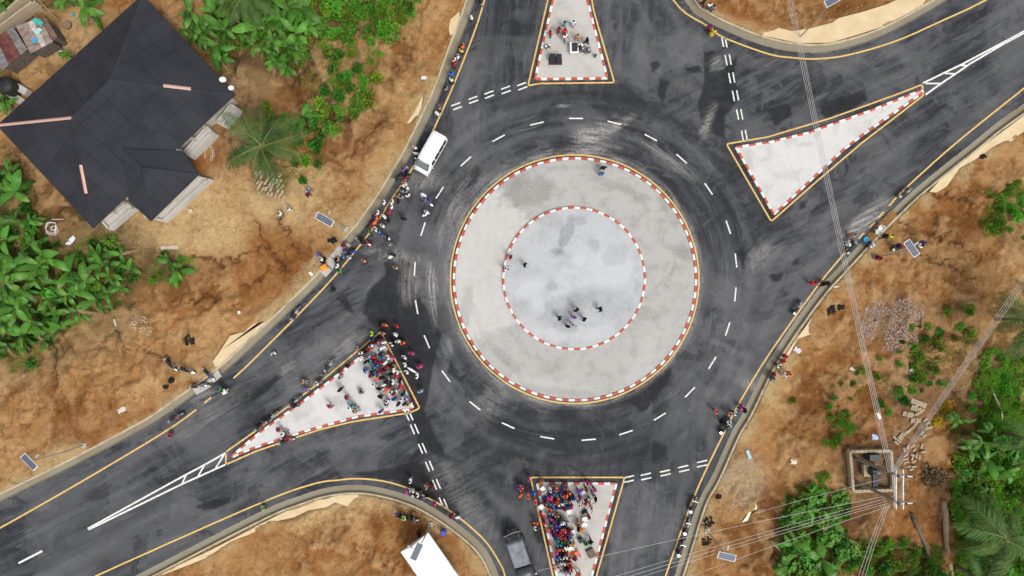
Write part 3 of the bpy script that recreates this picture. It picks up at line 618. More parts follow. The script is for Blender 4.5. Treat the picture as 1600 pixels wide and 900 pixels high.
def polar(name, c, r0, r1, z, zb, mat, pale, stain_):
    nt = 220; rs = np.arange(r0, r1 + .01, .18); t = np.arange(nt) * 2 * math.pi / nt
    x = c[0] + rs[:, None] * np.cos(t); y = c[1] + rs[:, None] * np.sin(t); nr = len(rs)
    wx_ = fbm(x * .5, y * .5, 4, 61) - .5; wy_ = fbm(x * .5, y * .5, 4, 62) - .5; wq = fbm(x * 2.2, y * 2.2, 3, 63) - .5
    def bl(a):
        px, py, rx, ry, rot = a; cc, ss = math.cos(math.radians(rot)), math.sin(math.radians(rot)); dx, dy = x * S + 800 - px, 450 - y * S - py
        u, v = (dx * cc + dy * ss) / rx, (-dx * ss + dy * cc) / ry; d = np.sqrt(u * u + v * v) + 1.1 * wx_ + .7 * wq; return 1 - sm(.65, 1.2, d)
    P_ = np.zeros(x.shape); Q_ = np.zeros(x.shape)
    for a, k in pale: P_ = np.maximum(P_, (bl(a) if len(a) == 5 else a[0](x, y, wx_, wq)) * k)
    for a, k in stain_: Q_ = np.maximum(Q_, bl(a) * k)
    V = [(x[i, k], y[i, k], z) for i in range(nr) for k in range(nt)]; F = [(i * nt + k, (i + 1) * nt + k, (i + 1) * nt + (k + 1) % nt, i * nt + (k + 1) % nt) for i in range(nr - 1) for k in range(nt)]
    n0 = len(V); V += [(x[-1, k], y[-1, k], zb) for k in range(nt)]; F += [((nr - 1) * nt + k, n0 + k, n0 + (k + 1) % nt, (nr - 1) * nt + (k + 1) % nt) for k in range(nt)]
    if r0 < .3: F.append(tuple(range(nt)))
    m = mesh(name, V, F, mat)
    for nm, A in (('pale', P_), ('stain', Q_)):
        at = m.attributes.new(nm, 'FLOAT', 'POINT'); at.data.foreach_set('value', np.concatenate([A.ravel(), np.zeros(nt)]).astype(np.float32))
    return tag(obj(name, m), kind='structure')
icx, icy = W(896.5, 435)
def sector(x, y, a, b):                # the whiter, rougher left part of the apron
    th = np.degrees(np.arctan2(y - ccy, x - ccx)) % 360 + 14 * a + 8 * b; return sm(126, 129, th) * (1 - sm(212, 216, th)) * (.75 + .5 * b)
ro = polar('roundabout_apron', (ccx, ccy), 7.0, 13.4, .20, -.05, M['ring'], [((sector,), 1.0), ((850, 600, 70, 14, 8), .3), ((1010, 560, 60, 20, -50), .25)], [((1065, 395, 20, 14, 20), .45), ((820, 300, 34, 30, 0), .5), ((1010, 490, 26, 10, 10), .3), ((960, 290, 46, 8, 20), .3), ((1000, 310, 14, 8, 0), .4), ((1050, 330, 16, 30, -30), .25), ((870, 610, 60, 6, 5), .3), ((730, 480, 10, 40, 10), .3), ((790, 560, 40, 8, 45), .3), ((900, 262, 60, 5, 0), .2)])
kerb(ro, [tuple(p) for p in circ(13.47, 120)[:-1]], 0, .26, .27, count=1)
ri = polar('roundabout_centre', (icx, icy), .2, 7.8, .36, .15, M['disc'], [((940, 420, 50, 40, 20), .4), ((850, 460, 40, 30, 0), .4), ((890, 520, 60, 14, 0), .3)], [((871, 393, 12, 9, 0), .75), ((885, 365, 9, 34, 18), .6), ((905, 345, 14, 10, 0), .45), ((928, 385, 10, 14, -30), .3), ((958, 400, 26, 16, -25), .3), ((862, 447, 10, 8, 0), .4), ((885, 480, 34, 20, 0), .35), ((880, 510, 26, 8, 10), .4), ((950, 470, 40, 26, 0), .22)])
kerb(ri, [tuple(p) for p in circ(7.86, 72, (icx, icy))[:-1]], .20, .22, .24, count=1)
def ipp(x, y, P): return bool(inpoly(np.array([x]), np.array([y]), P)[0])
def surf(x, y):
    if math.hypot(x - icx, y - icy) < 7.7: return .36
    if math.hypot(x - ccx, y - ccy) < 13.3: return .20
    for k, P in ISLW.items():
        if ipp(x, y, inset(P, .02)): return IZ
    s_ = se(x, y)
    return 0.0 if s_ < .05 else (-.24 if s_ < .8 else gz(x, y))
# ------------------------------------------------------------------ house with the dark hip roof
def plan(px, py, z): x, y = W(px, py, z); return Vector((x, y, z))
EZ, RZ = 3.3, 6.0
T_, Rt, Bt, L_ = plan(223,-8,EZ), plan(367,147,EZ), plan(145,356,EZ), plan(-5,196,EZ)
R1, R2 = plan(172,124,RZ), plan(112,184,RZ)
Wb, Wr, V1, V2 = plan(235,345,EZ), plan(310,272,EZ), plan(201,313,EZ), plan(286,236,EZ)
Wa, We = plan(192,233,4.62), plan(222,262,4.62)
hx, hy = (T_ + Rt + Bt + L_).xy / 4
house = empty('house', (hx, hy, gz(hx, hy)))
HO = Vector((hx, hy, gz(hx, hy)))
tag(house, 'large house under a dark charcoal hip roof with three pink ridge strips', 'house')
loc = lambda v: tuple(Vector(v) - HO)
def hpart(name, mb, mat, parent=None, **k):
    mb.v = [tuple(Vector(p) - HO) for p in mb.v]; return mb.obj(name, mat, parent or house, **k)
foot = inset([tuple(p.xy) for p in (T_, Rt, Bt, L_)], .75); mbw = MB(); mbw.prism(foot, gz(hx, hy) - .6, EZ - .02); hpart('wall', mbw, M['plaster'])
wf_ = inset([tuple(p.xy) for p in (V1 + (Wa - We) * 1.2, Wb, Wr, V2 + (Wa - We) * 1.2)], .7); mbw = MB(); mbw.prism(wf_, gz(hx, hy) - .6, EZ - .03); hpart('wall', mbw, M['plaster'])
mb = MB(); faces = [[T_, L_, R2, R1], [Rt, T_, R1], [Bt, Rt, R1, R2], [L_, Bt, R2]]
for f in faces: mb.add([p - Vector((0, 0, .12)) for p in f], [tuple(range(len(f)))])
mb.add([p - Vector((0, 0, .28)) for p in (T_, Rt, Bt, L_)], [(0, 1, 2, 3)])
e = [T_, Rt, Bt, L_]
for i in range(4):
    a, b = e[i], e[(i + 1) % 4]; mb.add([a - Vector((0, 0, .28)), b - Vector((0, 0, .28)), b - Vector((0, 0, .05)), a - Vector((0, 0, .05))], [(0, 1, 2, 3)])
roof = hpart('roof', mb, M['seam'])
wfaces = [[Wa, V1, Wb, We], [Wb, Wr, We], [V2, Wa, We, Wr]]
mb = MB()
for f in wfaces: mb.add([p + Vector((0, 0, -.05)) for p in f], [tuple(range(len(f)))])
for a, b in ((V1, Wb), (Wb, Wr), (Wr, V2)): mb.add([a - Vector((0, 0, .26)), b - Vector((0, 0, .26)), b + Vector((0, 0, .03)), a + Vector((0, 0, .03))], [(0, 1, 2, 3)])
wroof = hpart('roof', mb, M['roof'])
def clip_rect(poly, u0, u1, v0, v1):
    def cl(P, ax, lim, sgn):
        out = []
        for i in range(len(P)):
            a, b = P[i], P[(i + 1) % len(P)]; da, db = sgn * (a[ax] - lim), sgn * (b[ax] - lim)
            if da >= 0: out.append(a)
            if da * db < 0: t = da / (da - db); out.append((a[0] + (b[0] - a[0]) * t, a[1] + (b[1] - a[1]) * t))
        return out
    for ax, lim, sgn in ((0, u0, 1), (0, u1, -1), (1, v0, 1), (1, v1, -1)):
        poly = cl(poly, ax, lim, sgn)
        if len(poly) < 3: return []
    return poly
def panels(face, e0, e1, pw, ph, parent, lift):
    o = e0; u = (e1 - e0).normalized(); n = None
    top = max(face, key=lambda p: p.z); n = u.cross(top - o).normalized()
    if n.z < 0: n = -n
    v = n.cross(u)
    if v.dot(top - o) < 0: v = -v
    P = [((p - o).dot(u), (p - o).dot(v)) for p in face]
    U0, U1 = min(p[0] for p in P), max(p[0] for p in P); VV = max(p[1] for p in P)
    r = 0; vv = 0.0
    while vv < VV - .05:
        uu = U0
        while uu < U1:
            q = clip_rect(P, uu + .012, uu + pw - .012, vv + .012, vv + ph - .012)
            if len(q) >= 3:
                ar = abs(sum(q[i][0] * q[(i + 1) % len(q)][1] - q[(i + 1) % len(q)][0] * q[i][1] for i in range(len(q)))) / 2
                if ar > .05:
                    h = lift + R.uniform(-.005, .008); k = len(q)
                    b3 = [o + u * a + v * b + n * (h - .03 + .0) for a, b in q]; t3 = [o + u * a + v * b + n * (h + .012 * (1 - min(1, max(0, (b - vv) / ph)))) for a, b in q]
                    m = mesh('roof_panel', [loc(p) for p in b3 + t3], [tuple(range(k, 2 * k))] + [(i, (i + 1) % k, k + (i + 1) % k, k + i) for i in range(k)], M['roof'])
                    obj('roof_panel', m, parent)
            uu += pw
        vv += ph; r += 1
panels(faces[0], T_, L_, 1.30, 1.0, roof, .02); panels(faces[1], Rt, T_, 1.85, 2.6, roof, .02)
panels(faces[2], Bt, Rt, 1.85, 2.6, roof, .02); panels(faces[3], L_, Bt, 1.85, 2.6, roof, .02)
panels(wfaces[0], V1, Wb, 1.8, 2.2, wroof, .03); panels(wfaces[1], Wb, Wr, 1.8, 2.2, wroof, .03); panels(wfaces[2], Wr, V2, 1.8, 2.2, wroof, .03)
def cap(a, b, parent, mat='roof', w=.16, t0=0, t1=1, lift=.07):
    p, q = a.lerp(b, t0) + Vector((0, 0, lift)), a.lerp(b, t1) + Vector((0, 0, lift)); s_ = (q - p).cross(Vector((0, 0, 1))).normalized() * w
    dn = Vector((0, 0, -.09)); mb = MB(); mb.add([p - s_ + dn, p, p + s_ + dn, q - s_ + dn, q, q + s_ + dn], [(0, 1, 4, 3), (1, 2, 5, 4), (0, 2, 1), (3, 4, 5)])
    o = hpart('ridge_cap', mb, M[mat], parent)
    if mat == 'pink': o['label'] = 'pale pink metal ridge strip'
cap(R1, R2, roof); cap(T_, R1, roof); cap(R2, L_, roof, 'pink', .15, .0, 1, .1); cap(R1, Rt, roof, w=.16, t1=.40); cap(R1, Rt, roof, 'pink', .17, .42, .64, .12); cap(R1, Rt, roof, t0=.66)
cap(R2, Bt, roof, t1=.40); cap(R2, Bt, roof, 'pink', .17, .42, .68, .12); cap(R2, Bt, roof, t0=.7); cap(Wa, We, wroof); cap(We, Wb, wroof); cap(We, Wr, wroof)
# veranda walls and slabs that stick out under the lower-right eaves
def terr(P, z, wallh=.35):
    Q = [tuple(W(a, b, z)) for a, b in P]; mb = MB(); mb.prism(Q, gz(hx, hy) - .5, z); o = hpart('veranda', mb, M['isle'])
    mb = MB(); n = len(Q); ins = inset(Q, .13)
    for i in range(n):
        a, b = Vector((*ins[i], 0)), Vector((*ins[(i + 1) % n], 0)); c = (a + b) / 2; L = (b - a).length
        mb.box((c.x, c.y, z + wallh / 2), (L + .0, .2, wallh), math.atan2(b.y - a.y, b.x - a.x))
    hpart('parapet', mb, M['isle'])
def posts(a, b, n):
    A, B = Vector((*W(*a, 1.2), 0)), Vector((*W(*b, 1.2), 0))
    for i in range(n):
        p = A.lerp(B, i / (n - 1)); mbp = MB(); mbp.box((p.x, p.y, 2.0), (.28, .28, 2.4)); hpart('column', mbp, M['plaster'])
posts((163,346), (199,318), 3); posts((243,341), (303,276), 4); posts((289,239), (324,200), 3)
terr([(160,347),(200,315),(212,326),(172,360)], 1.0); terr([(240,343),(306,274),(330,280),(257,347)], 1.0); terr([(286,239),(325,196),(335,208),(298,247)], 1.2); terr([(338,192),(362,162),(374,170),(349,198)], 1.2)
# ------------------------------------------------------------------ satellite dishes on masts by the eave
for px, py, r_, lab in ((347,122,.36,'white satellite dish on a mast by the right roof corner, the larger one'), (360,135,.30,'small white satellite dish just below the larger dish at the roof corner')):
    z = 4.2; x, y = W(px, py, z); g = gz(x, y); d = empty('satellite_dish', (x, y, g), R.uniform(-.2, .2)); tag(d, lab, 'satellite dish', 'satellite dishes')
    MB().tube([(0, 0, -.2), (0, 0, z - g - .1)], .04, 8).obj('mast', M['metal'], d)
    dd = MB().lathe([(.02, 0), (r_ * .5, .05), (r_, .2), (r_ * .98, .22), (r_ * .5, .08), (.02, .03)], 20).obj('dish', M['kwhite'], d, True, loc=(0, 0, z - g - .1), rot=(1.0, .15, .2))
    MB().tube([(0, -r_, .2), (0, -.05, .55)], .02, 5).obj('feed_arm', M['metal'], dd)

# ------------------------------------------------------------------ sheds in the top left corner
def shed(name, P, z, label, sheets, wallmat='dwood', slope=.25, gaps=True):
    Q = [Vector((*W(a, b, z), 0)) for a, b in P]; c = sum(Q, Vector()) / 4; g = gz(c.x, c.y); o = empty(name, (c.x, c.y, g)); tag(o, label, 'shed')
    q = [p - c for p in Q]; ins = inset([tuple(p.xy) for p in q], .2)
    for i in range(4):
        a, b = Vector((*ins[i], 0)), Vector((*ins[(i + 1) % 4], 0)); L = (b - a).length; m_ = (a + b) / 2
        MB().box((m_.x, m_.y, (z - g) / 2 - .1), (L + .05, .08, z - g), math.atan2(b.y - a.y, b.x - a.x)).obj('wall', M[wallmat], o)
    n = len(sheets); u0, u1, v0, v1 = q[0], q[1], q[3], q[2]
    for i, col in enumerate(sheets):
        a, b = i / n, (i + 1) / n + .03; mb = MB(); K = 22; V = []; F = []
        for k in range(K + 1):
            t = a + (b - a) * k / K; p = u0.lerp(u1, t); r_ = v0.lerp(v1, t); w = (.035 if k % 2 else 0) + R.uniform(0, .004) + .012 * (i % 2)
            V += [(p.x, p.y, z - g + slope + w), (r_.x, r_.y, z - g + w)]
        F = [(2 * k, 2 * k + 2, 2 * k + 3, 2 * k + 1) for k in range(K)]; mb.add(V, F).obj('roof_sheet', M['iron'], o, color=col)
    return o
shed('corrugated_shed', [(27,42),(63,30),(82,66),(48,84)], 2.3, 'shed with weathered pinkish corrugated sheets and blue scraps on the roof', [(.32,.24,.2), (.36,.27,.23), (.5,.48,.45), (.33,.25,.21)])
shed('lean_to_shed', [(-14,66),(22,44),(42,78),(4,110)], 2.3, 'lean-to shed under rusty red and grey corrugated sheets at left edge', [(.2,.2,.21), (.14,.05,.04), (.17,.06,.05), (.22,.2,.19)])
shed('lean_to_shed', [(64,32),(74,30),(90,58),(82,66)], 2.0, 'narrow shed strip with brown corrugated sheet beside the pinkish shed roof', [(.3,.2,.15), (.26,.19,.15)])
for px, py, s1, s2, rz, col, lab in ((57,33,16,7,-.5,(.05,.42,.36),'teal plastic sheet lying on the pinkish corrugated shed'), (52,62,9,7,.6,(.05,.35,.55),'blue plastic scrap with white edge on the pinkish corrugated shed'), (58,48,11,7,.9,(.35,.6,.56),'pale turquoise plastic sheet lying mid roof on the pinkish shed')):
    x, y = W(px, py, 2.8); n = 6; V = []; F = []
    for j in range(n + 1):
        for i in range(n + 1):
            u, v = i / n - .5, j / n - .5; V.append((u * s1 / 14 * (1 + .1 * math.sin(j)), v * s2 / 14, 2.62 + .05 * math.sin(i * 2 + j) + .03 * math.cos(j * 3)))
    F = [(j * (n + 1) + i, j * (n + 1) + i + 1, (j + 1) * (n + 1) + i + 1, (j + 1) * (n + 1) + i) for j in range(n) for i in range(n)]
    tag(obj('plastic_sheet', mesh('plastic_sheet', V, F, M['plastic'], True), loc=(x, y, 0), rot=(0, 0, rz), color=col), lab, 'plastic sheet', 'plastic sheets on the shed')
# unfinished block wall behind the sheds
bm_ = MB(); bm_.box((0, 0, .11), (.45, .2, .22), bev=.02); BLK = bm_.mesh('block', M['block'])
def block_wall(o, a, b, rows, ox, oy, oz, name='block'):
    a, b = Vector(a), Vector(b); L = (b - a).length; n = int(L / .47); d = (b - a) / L; ang = math.atan2(d.y, d.x)
    for r in range(rows):
        for i in range(n):
            t = (i + .5 + (.5 if r % 2 else 0) * .9) * .47
            if t + .2 > L: continue
            p = a + d * t; obj(name, BLK, o, (p.x - ox, p.y - oy, r * .235), (0, 0, ang + R.uniform(-.02, .02)))
for P, rows, lab in (([(-4,50),(60,2)], 7, 'unfinished sandcrete block wall running behind the corrugated sheds'), ([(-8,38),(40,-6)], 7, 'outer parallel sandcrete block wall at the top left corner')):
    a, b = W(*P[0], 1.5), W(*P[1], 1.5); o = empty('block_wall', (a[0], a[1], gz(*a) - .1)); tag(o, lab, 'wall', 'block walls'); block_wall(o, a, b, rows, a[0], a[1], 0)
# water tanks
def tank(px, py, r_, h, mat, lab):
    x, y = W(px, py, h); o = empty('water_tank', (x, y, gz(x, y))); tag(o, lab, 'water tank', 'water tanks')
    prof = [(r_ * .95, 0), (r_, .1)] + [(r_ * (1 - .02 * (k % 2)), .1 + k * (h - .5) / 8) for k in range(1, 9)] + [(r_ * .8, h - .15), (r_ * .3, h)]
    MB().lathe(prof, 20).obj('shell', mat, o, True); MB().lathe([(r_ * .3, h - .01), (r_ * .3, h + .08), (.05, h + .1)], 14).obj('lid', mat, o)
tank(6,132,.95,2.0,M['black'],'black plastic water tank at the left edge beside the dark roof')
for px, py, lab, rz in ((30,137,'upper long concrete trough slab between tank and dark roof',-.55),(22,152,'lower long concrete trough slab between tank and dark roof',-.55)):
    x, y = W(px, py, .8); o = empty('concrete_trough', (x, y, gz(x, y) - .05), rz); tag(o, lab, 'trough', 'concrete troughs')
    MB().box((0, 0, .35), (2.2, .75, .7)).obj('basin', M['isle'], o); MB().box((0, .33, .76), (2.2, .1, .12)).box((0, -.33, .76), (2.2, .1, .12)).box((1.05, 0, .76), (.1, .56, .12)).box((-1.05, 0, .76), (.1, .56, .12)).obj('rim', M['plaster'], o)

# ------------------------------------------------------------------ solar street lamps
def lamp(bx, by, tx, ty, ang, lab):
    x, y = W(bx, by); g = gz(x, y); o = empty('solar_street_lamp', (x, y, g)); tag(o, lab, 'street lamp', 'solar street lamps along the road')
    z = 8.1; tpx, tpy = W(tx, ty, z + .2); hx_, hy_ = tpx - x, tpy - y
    MB().box((0, 0, .05), (.5, .5, .3), bev=.03).obj('footing', M['slab'], o)
    MB().tube([(0, 0, .1), (hx_ * .3, hy_ * .3, 4), (hx_, hy_, z - g)], [.08, .065, .045], 8).obj('pole', M['galv'], o)
    p = empty_child('panel', o, (hx_, hy_, z - g + .15), (.10, .06, ang))
    MB().box((0, 0, 0), (1.85, .72, .05), bev=.01).obj('panel_frame', M['kwhite'], p)
    c = MB()
    for i in range(3): c.box((0, -.21 + i * .21, .03), (1.7, .20, .012))
    c.obj('solar_cells', M['pv'], p)
    a = ang + math.pi / 2; MB().tube([(hx_, hy_, z - g - .3), (hx_ + math.cos(a) * .5, hy_ + math.sin(a) * .5, z - g - .15)], .03, 6).obj('lamp_arm', M['galv'], o)
    MB().box((hx_ + math.cos(a) * .8, hy_ + math.sin(a) * .8, z - g - .14), (.5, .2, .07), a, bev=.02).obj('lamp_head', M['galv'], o)
def empty_child(name, parent, l, rot):
    # a part that carries sub-parts is a mesh of its own: the back sheet
    m = MB().box((0, 0, -.03), (1.7, .6, .02)).mesh(name, M['galv']); return obj(name, m, parent, l, rot)
lamp(541,358,507,343,math.radians(-30),'solar street lamp on the bank below the palm, left of crowd')
lamp(133,695,45,722,math.radians(-48),'solar street lamp at lower left beside the drain, leaning long pole')
lamp(1250,58,1302,0,math.radians(30),'solar street lamp standing in the pale puddle at upper right')
lamp(1368,402,1425,388,math.radians(-53),'solar street lamp on the right bank by the mud crossing')
lamp(1104,828,1136,870,math.radians(-14),'solar street lamp at lower right below the overhead cables')
lamp(673,818,651,862,math.radians(65),'solar street lamp whose panel hangs over the white tent')

# ------------------------------------------------------------------ white tent
def tent():
    z = 2.5; A, B = Vector((*W(626,863,z), 0)), Vector((*W(669,833,z), 0)); u = (B - A).normalized(); v = Vector((u.y, -u.x, 0)); w = (B - A).length; L = 7.2
    c = (A + B) / 2 + v * L / 2; g = gz(c.x, c.y); o = empty('canopy_tent', (c.x, c.y, g)); tag(o, 'white canopy tent on the bare earth at the lower road bend', 'tent')
    n, k = 10, 12; V = []; F = []
    for j in range(k + 1):
        for i in range(n + 1):
            a, b = i / n, j / k; p = A + u * w * a + v * L * b - c; e_ = min(a, 1 - a) * 2
            V.append((p.x, p.y, z - g + .75 * e_ - .10 * math.sin(b * math.pi * 3) ** 2 * (1 - e_) - .05 * math.sin(a * 9 + b * 14)))
    F = [(j * (n + 1) + i, j * (n + 1) + i + 1, (j + 1) * (n + 1) + i + 1, (j + 1) * (n + 1) + i) for j in range(k) for i in range(n)]
    obj('canopy', mesh('canopy', V, F, M['tent'], True), o)
    val = MB()
    for (s0, s1) in (((0, 0), (1, 0)), ((1, 0), (1, 1)), ((1, 1), (0, 1)), ((0, 1), (0, 0))):
        p = A + u * w * s0[0] + v * L * s0[1] - c; q = A + u * w * s1[0] + v * L * s1[1] - c; m_ = p.lerp(q, .5)
        top = [p, m_, q]; hz = [z - g - .02, z - g - .02 + (.72 if s0[1] == s1[1] else -.02), z - g - .02]
        val.add([(t.x, t.y, h) for t, h in zip(top, hz)] + [(t.x, t.y, z - g - .3) for t in top], [(0, 1, 4, 3), (1, 2, 5, 4)])
    val.obj('valance', M['tent'], o)
    for a in (.03, .97):
        for b in (.02, .5, .98): p = A + u * w * a + v * L * b - c; MB().tube([(p.x, p.y, -.1), (p.x, p.y, z - g)], .03, 6).obj('leg', M['metal'], o)
tent()

# ------------------------------------------------------------------ vehicles
def wheel(parent, l, r_, w, axis='x'):
    t = MB().lathe([(r_ * .62, -w / 2), (r_ * .93, -w / 2), (r_, -w * .3), (r_, w * .3), (r_ * .93, w / 2), (r_ * .62, w / 2)], 18, axis=axis).obj('wheel', M['rubber'], parent, True, loc=l)
    MB().lathe([(.03, -w * .5), (r_ * .6, -w * .42), (r_ * .6, w * .42), (.03, w * .5)], 12, axis=axis).obj('rim', M['metal'], t)
def loft(st):                            # st: list of (y, [ (x,z) half profile from bottom to top centre ])
    V = []; F = []; n = len(st[0][1]); m_ = 2 * n
    for y, pr in st:
        for x, z in pr: V.append((x, y, z))
        for x, z in pr[::-1]: V.append((-x, y, z))
    for i in range(len(st) - 1):
        for k in range(m_): F.append((i * m_ + k, (i + 1) * m_ + k, (i + 1) * m_ + (k + 1) % m_, i * m_ + (k + 1) % m_))
    F.append(tuple(range(m_))); F.append(tuple((len(st) - 1) * m_ + k for k in range(m_))[::-1]); return V, F
def van():
    zz = 2.0; f_, r_ = Vector((*W(656.5,267.5,1.0), 0)), Vector((*W(687,207.5,2.0), 0)); c = (f_ + r_) / 2; d = (f_ - r_); L = d.length; rz = math.atan2(d.y, d.x) - math.pi / 2
    o = empty('minibus', (c.x, c.y, 0), rz); tag(o, 'white minibus parked nose down along the yellow line beside crowd', 'minibus')
    h = L / 2
    def pr(w, zb, zt, wt, belt=1.12): return [(w * .5, zb), (w * .97, zb + .05), (w, .7), (w * .985, belt), (wt * 1.0, zt - .13), (wt * .92, zt - .03), (wt * .5, zt)]
    st = [(h, pr(.80, .38, .92, .74, .8)), (h - .08, pr(.90, .3, .98, .84, .85)), (h - .38, pr(.94, .28, 1.18, .86, .98)), (h - .95, pr(.95, .28, 1.88, .78)), (h - 1.3, pr(.95, .28, 2.02, .80)), (0, pr(.95, .28, 2.08, .82)), (-h + .5, pr(.95, .28, 2.05, .82)), (-h + .1, pr(.93, .3, 1.95, .79)), (-h, pr(.88, .36, 1.85, .74))]
    V, F = loft(st); b = obj('body', mesh('body', V, F, M['paint_t'], True), o, color=(.80, .80, .80))
    ws = [(-.74, h - .40, 1.22), (.74, h - .40, 1.22), (.68, h - .96, 1.86), (-.68, h - .96, 1.86)]
    nv = Vector((0, .64, .56)).normalized() * .022
    obj('windscreen', mesh('windscreen', [tuple(Vector(p) + nv) for p in ws], [(0, 1, 2, 3)], M['wglass']), o)
    obj('windscreen_border', mesh('windscreen_border', [tuple(Vector(p) * 1 + nv * .6 + Vector((.06 * (1 if p[0] > 0 else -1), .05 if p[2] < 1.5 else -.05, -.05 if p[2] < 1.5 else .05))) for p in ws], [(0, 1, 2, 3)], M['black']), o)
    for s_ in (-1, 1):
        for y0, y1 in ((h - 1.15, h - 1.75), (h - 1.9, h - 2.75), (h - 2.8, h - 3.6), (h - 3.65, -h + .35)):
            q = [(s_ * .962, y0, 1.2), (s_ * .962, y1, 1.2), (s_ * .862, y1, 1.84), (s_ * (.862), y0 - (.15 if y0 == h - 1.15 else 0), 1.84)]
            obj('side_window', mesh('side_window', q, [(0, 1, 2, 3)], M['glass']), o)
        MB().box((s_ * 1.08, h - .95, 1.25), (.16, .1, .26), bev=.02).obj('wing_mirror', M['paint_t'], o, color=(.8, .8, .8))
        MB().box((s_ * .66, h - .1, .82), (.34, .16, .2), bev=.03).obj('headlight', M['wglass'], o); MB().box((s_ * .84, -h + .03, 1.0), (.12, .08, .5)).obj('tail_light', M['kred'], o)
        for yy in (h - .95, -h + 1.0): wheel(o, (s_ * .82, yy, .34), .34, .22)
    obj('rear_window', mesh('rear_window', [(-.7, -h + .02, 1.2), (.7, -h + .02, 1.2), (.64, -h + .07, 1.75), (-.64, -h + .07, 1.75)], [(0, 1, 2, 3)], M['glass']), o)
    MB().box((0, h - .02, .45), (1.75, .16, .24), bev=.04).obj('bumper', M['paint_t'], o, color=(.75, .75, .75))
    MB().box((1.28, h - 1.45, 1.05), (.62, .05, 1.35), rz=.35).obj('open_door', M['paint_t'], o, color=(.8, .8, .8))
van()
def truck():
    a, b = Vector((*W(803,845,2.2), 0)), Vector((*W(817,888,2.2), 0)); d = (b - a).normalized(); rz = math.atan2(d.y, d.x) - math.pi / 2
    c = (a + b) / 2; o = empty('flatbed_truck', (c.x, c.y, 0), rz); tag(o, 'dark truck with a grey tarpaulin over its bed beside the lower island', 'truck')
    L = (b - a).length / 2; w = .98
    MB().box((0, .8, .75), (1.0, 2 * L + 3.6, .25)).obj('chassis', M['dmetal'], o); MB().box((0, 0, 1.1), (2 * w, 2 * L, .5)).obj('load_bed', M['dmetal'], o)
    n = 14; V = []; F = []
    for j in range(n + 1):
        for i in range(n + 1):
            u, v = i / n * 2 - 1, j / n * 2 - 1; e_ = max(abs(u), abs(v)); drop = .6 * max(0, e_ - .93) / .07
            V.append((u * w * 1.02, v * L, 2.25 - drop - .07 * abs(math.sin(v * 4.2 + u)) + .05 * math.sin(u * 3 + v * 2) - .10 * math.exp(-((u + .1 - .1 * v) / .12) ** 2) + R.uniform(-.01, .01)))
    F = [(j * (n + 1) + i, j * (n + 1) + i + 1, (j + 1) * (n + 1) + i + 1, (j + 1) * (n + 1) + i) for j in range(n) for i in range(n)]
    obj('tarpaulin', mesh('tarpaulin', V, F, M['tarp'], True), o)
    for s_ in (-1, 1): MB().box((s_ * (w - .02), 0, 1.6), (.06, 2 * L, 1.0)).obj('side_board', M['dmetal'], o)
    rk = MB()
    for i in range(6): rk.tube([(-w + i * .39, -L - .05, 1.2), (-w + i * .39, -L - .1, 2.35), (-w + i * .39, -L - .75, 2.2)], .03, 5)
    for y_, z_ in ((-.1, 2.35), (-.4, 2.28), (-.75, 2.2)): rk.tube([(-w, -L + y_, z_), (w, -L + y_, z_)], .035, 5)
    rk.obj('tail_rack', M['dmetal'], o)
    for i in range(5): MB().box((-w + .3 + i * .38, -L - .42, 1.75 + R.uniform(0, .4)), (.3, .5, .3), R.uniform(-.4, .4)).obj('packed_load', M['black'], o)
    MB().tube([(-w, -L - .78, 2.24), (-.2, -L - .9, 2.3), (w, -L - .7, 2.22)], .03, 5).obj('rack_rail', M['metal'], o)
    def pr(w_, zt, wt): return [(w_ * .5, .5), (w_, .55), (w_, 1.2), (wt, zt - .1), (wt * .5, zt)]
    V, F = loft([(L + .12, pr(.95, 2.1, .86)), (L + 1.3, pr(.97, 2.15, .86)), (L + 1.75, pr(.95, 1.35, .88)), (L + 2.5, pr(.9, 1.2, .84))]); obj('cab', mesh('cab', V, F, M['paint_t'], True), o, color=(.06, .065, .07))
    obj('windscreen', mesh('windscreen', [(-.8, L + 1.78, 1.38), (.8, L + 1.78, 1.38), (.76, L + 1.36, 2.12), (-.76, L + 1.36, 2.12)], [(0, 1, 2, 3)], M['glass']), o)
    for s_ in (-1, 1):
        MB().box((s_ * 1.12, L + 1.2, 1.55), (.2, .1, .4)).obj('wing_mirror', M['kwhite'], o); MB().box((s_ * .7, L + 2.48, .9), (.3, .1, .2)).obj('headlight', M['wglass'], o)
        for yy in (-L + .7, L + 1.7): wheel(o, (s_ * .85, yy, .42), .42, .28)
truck()
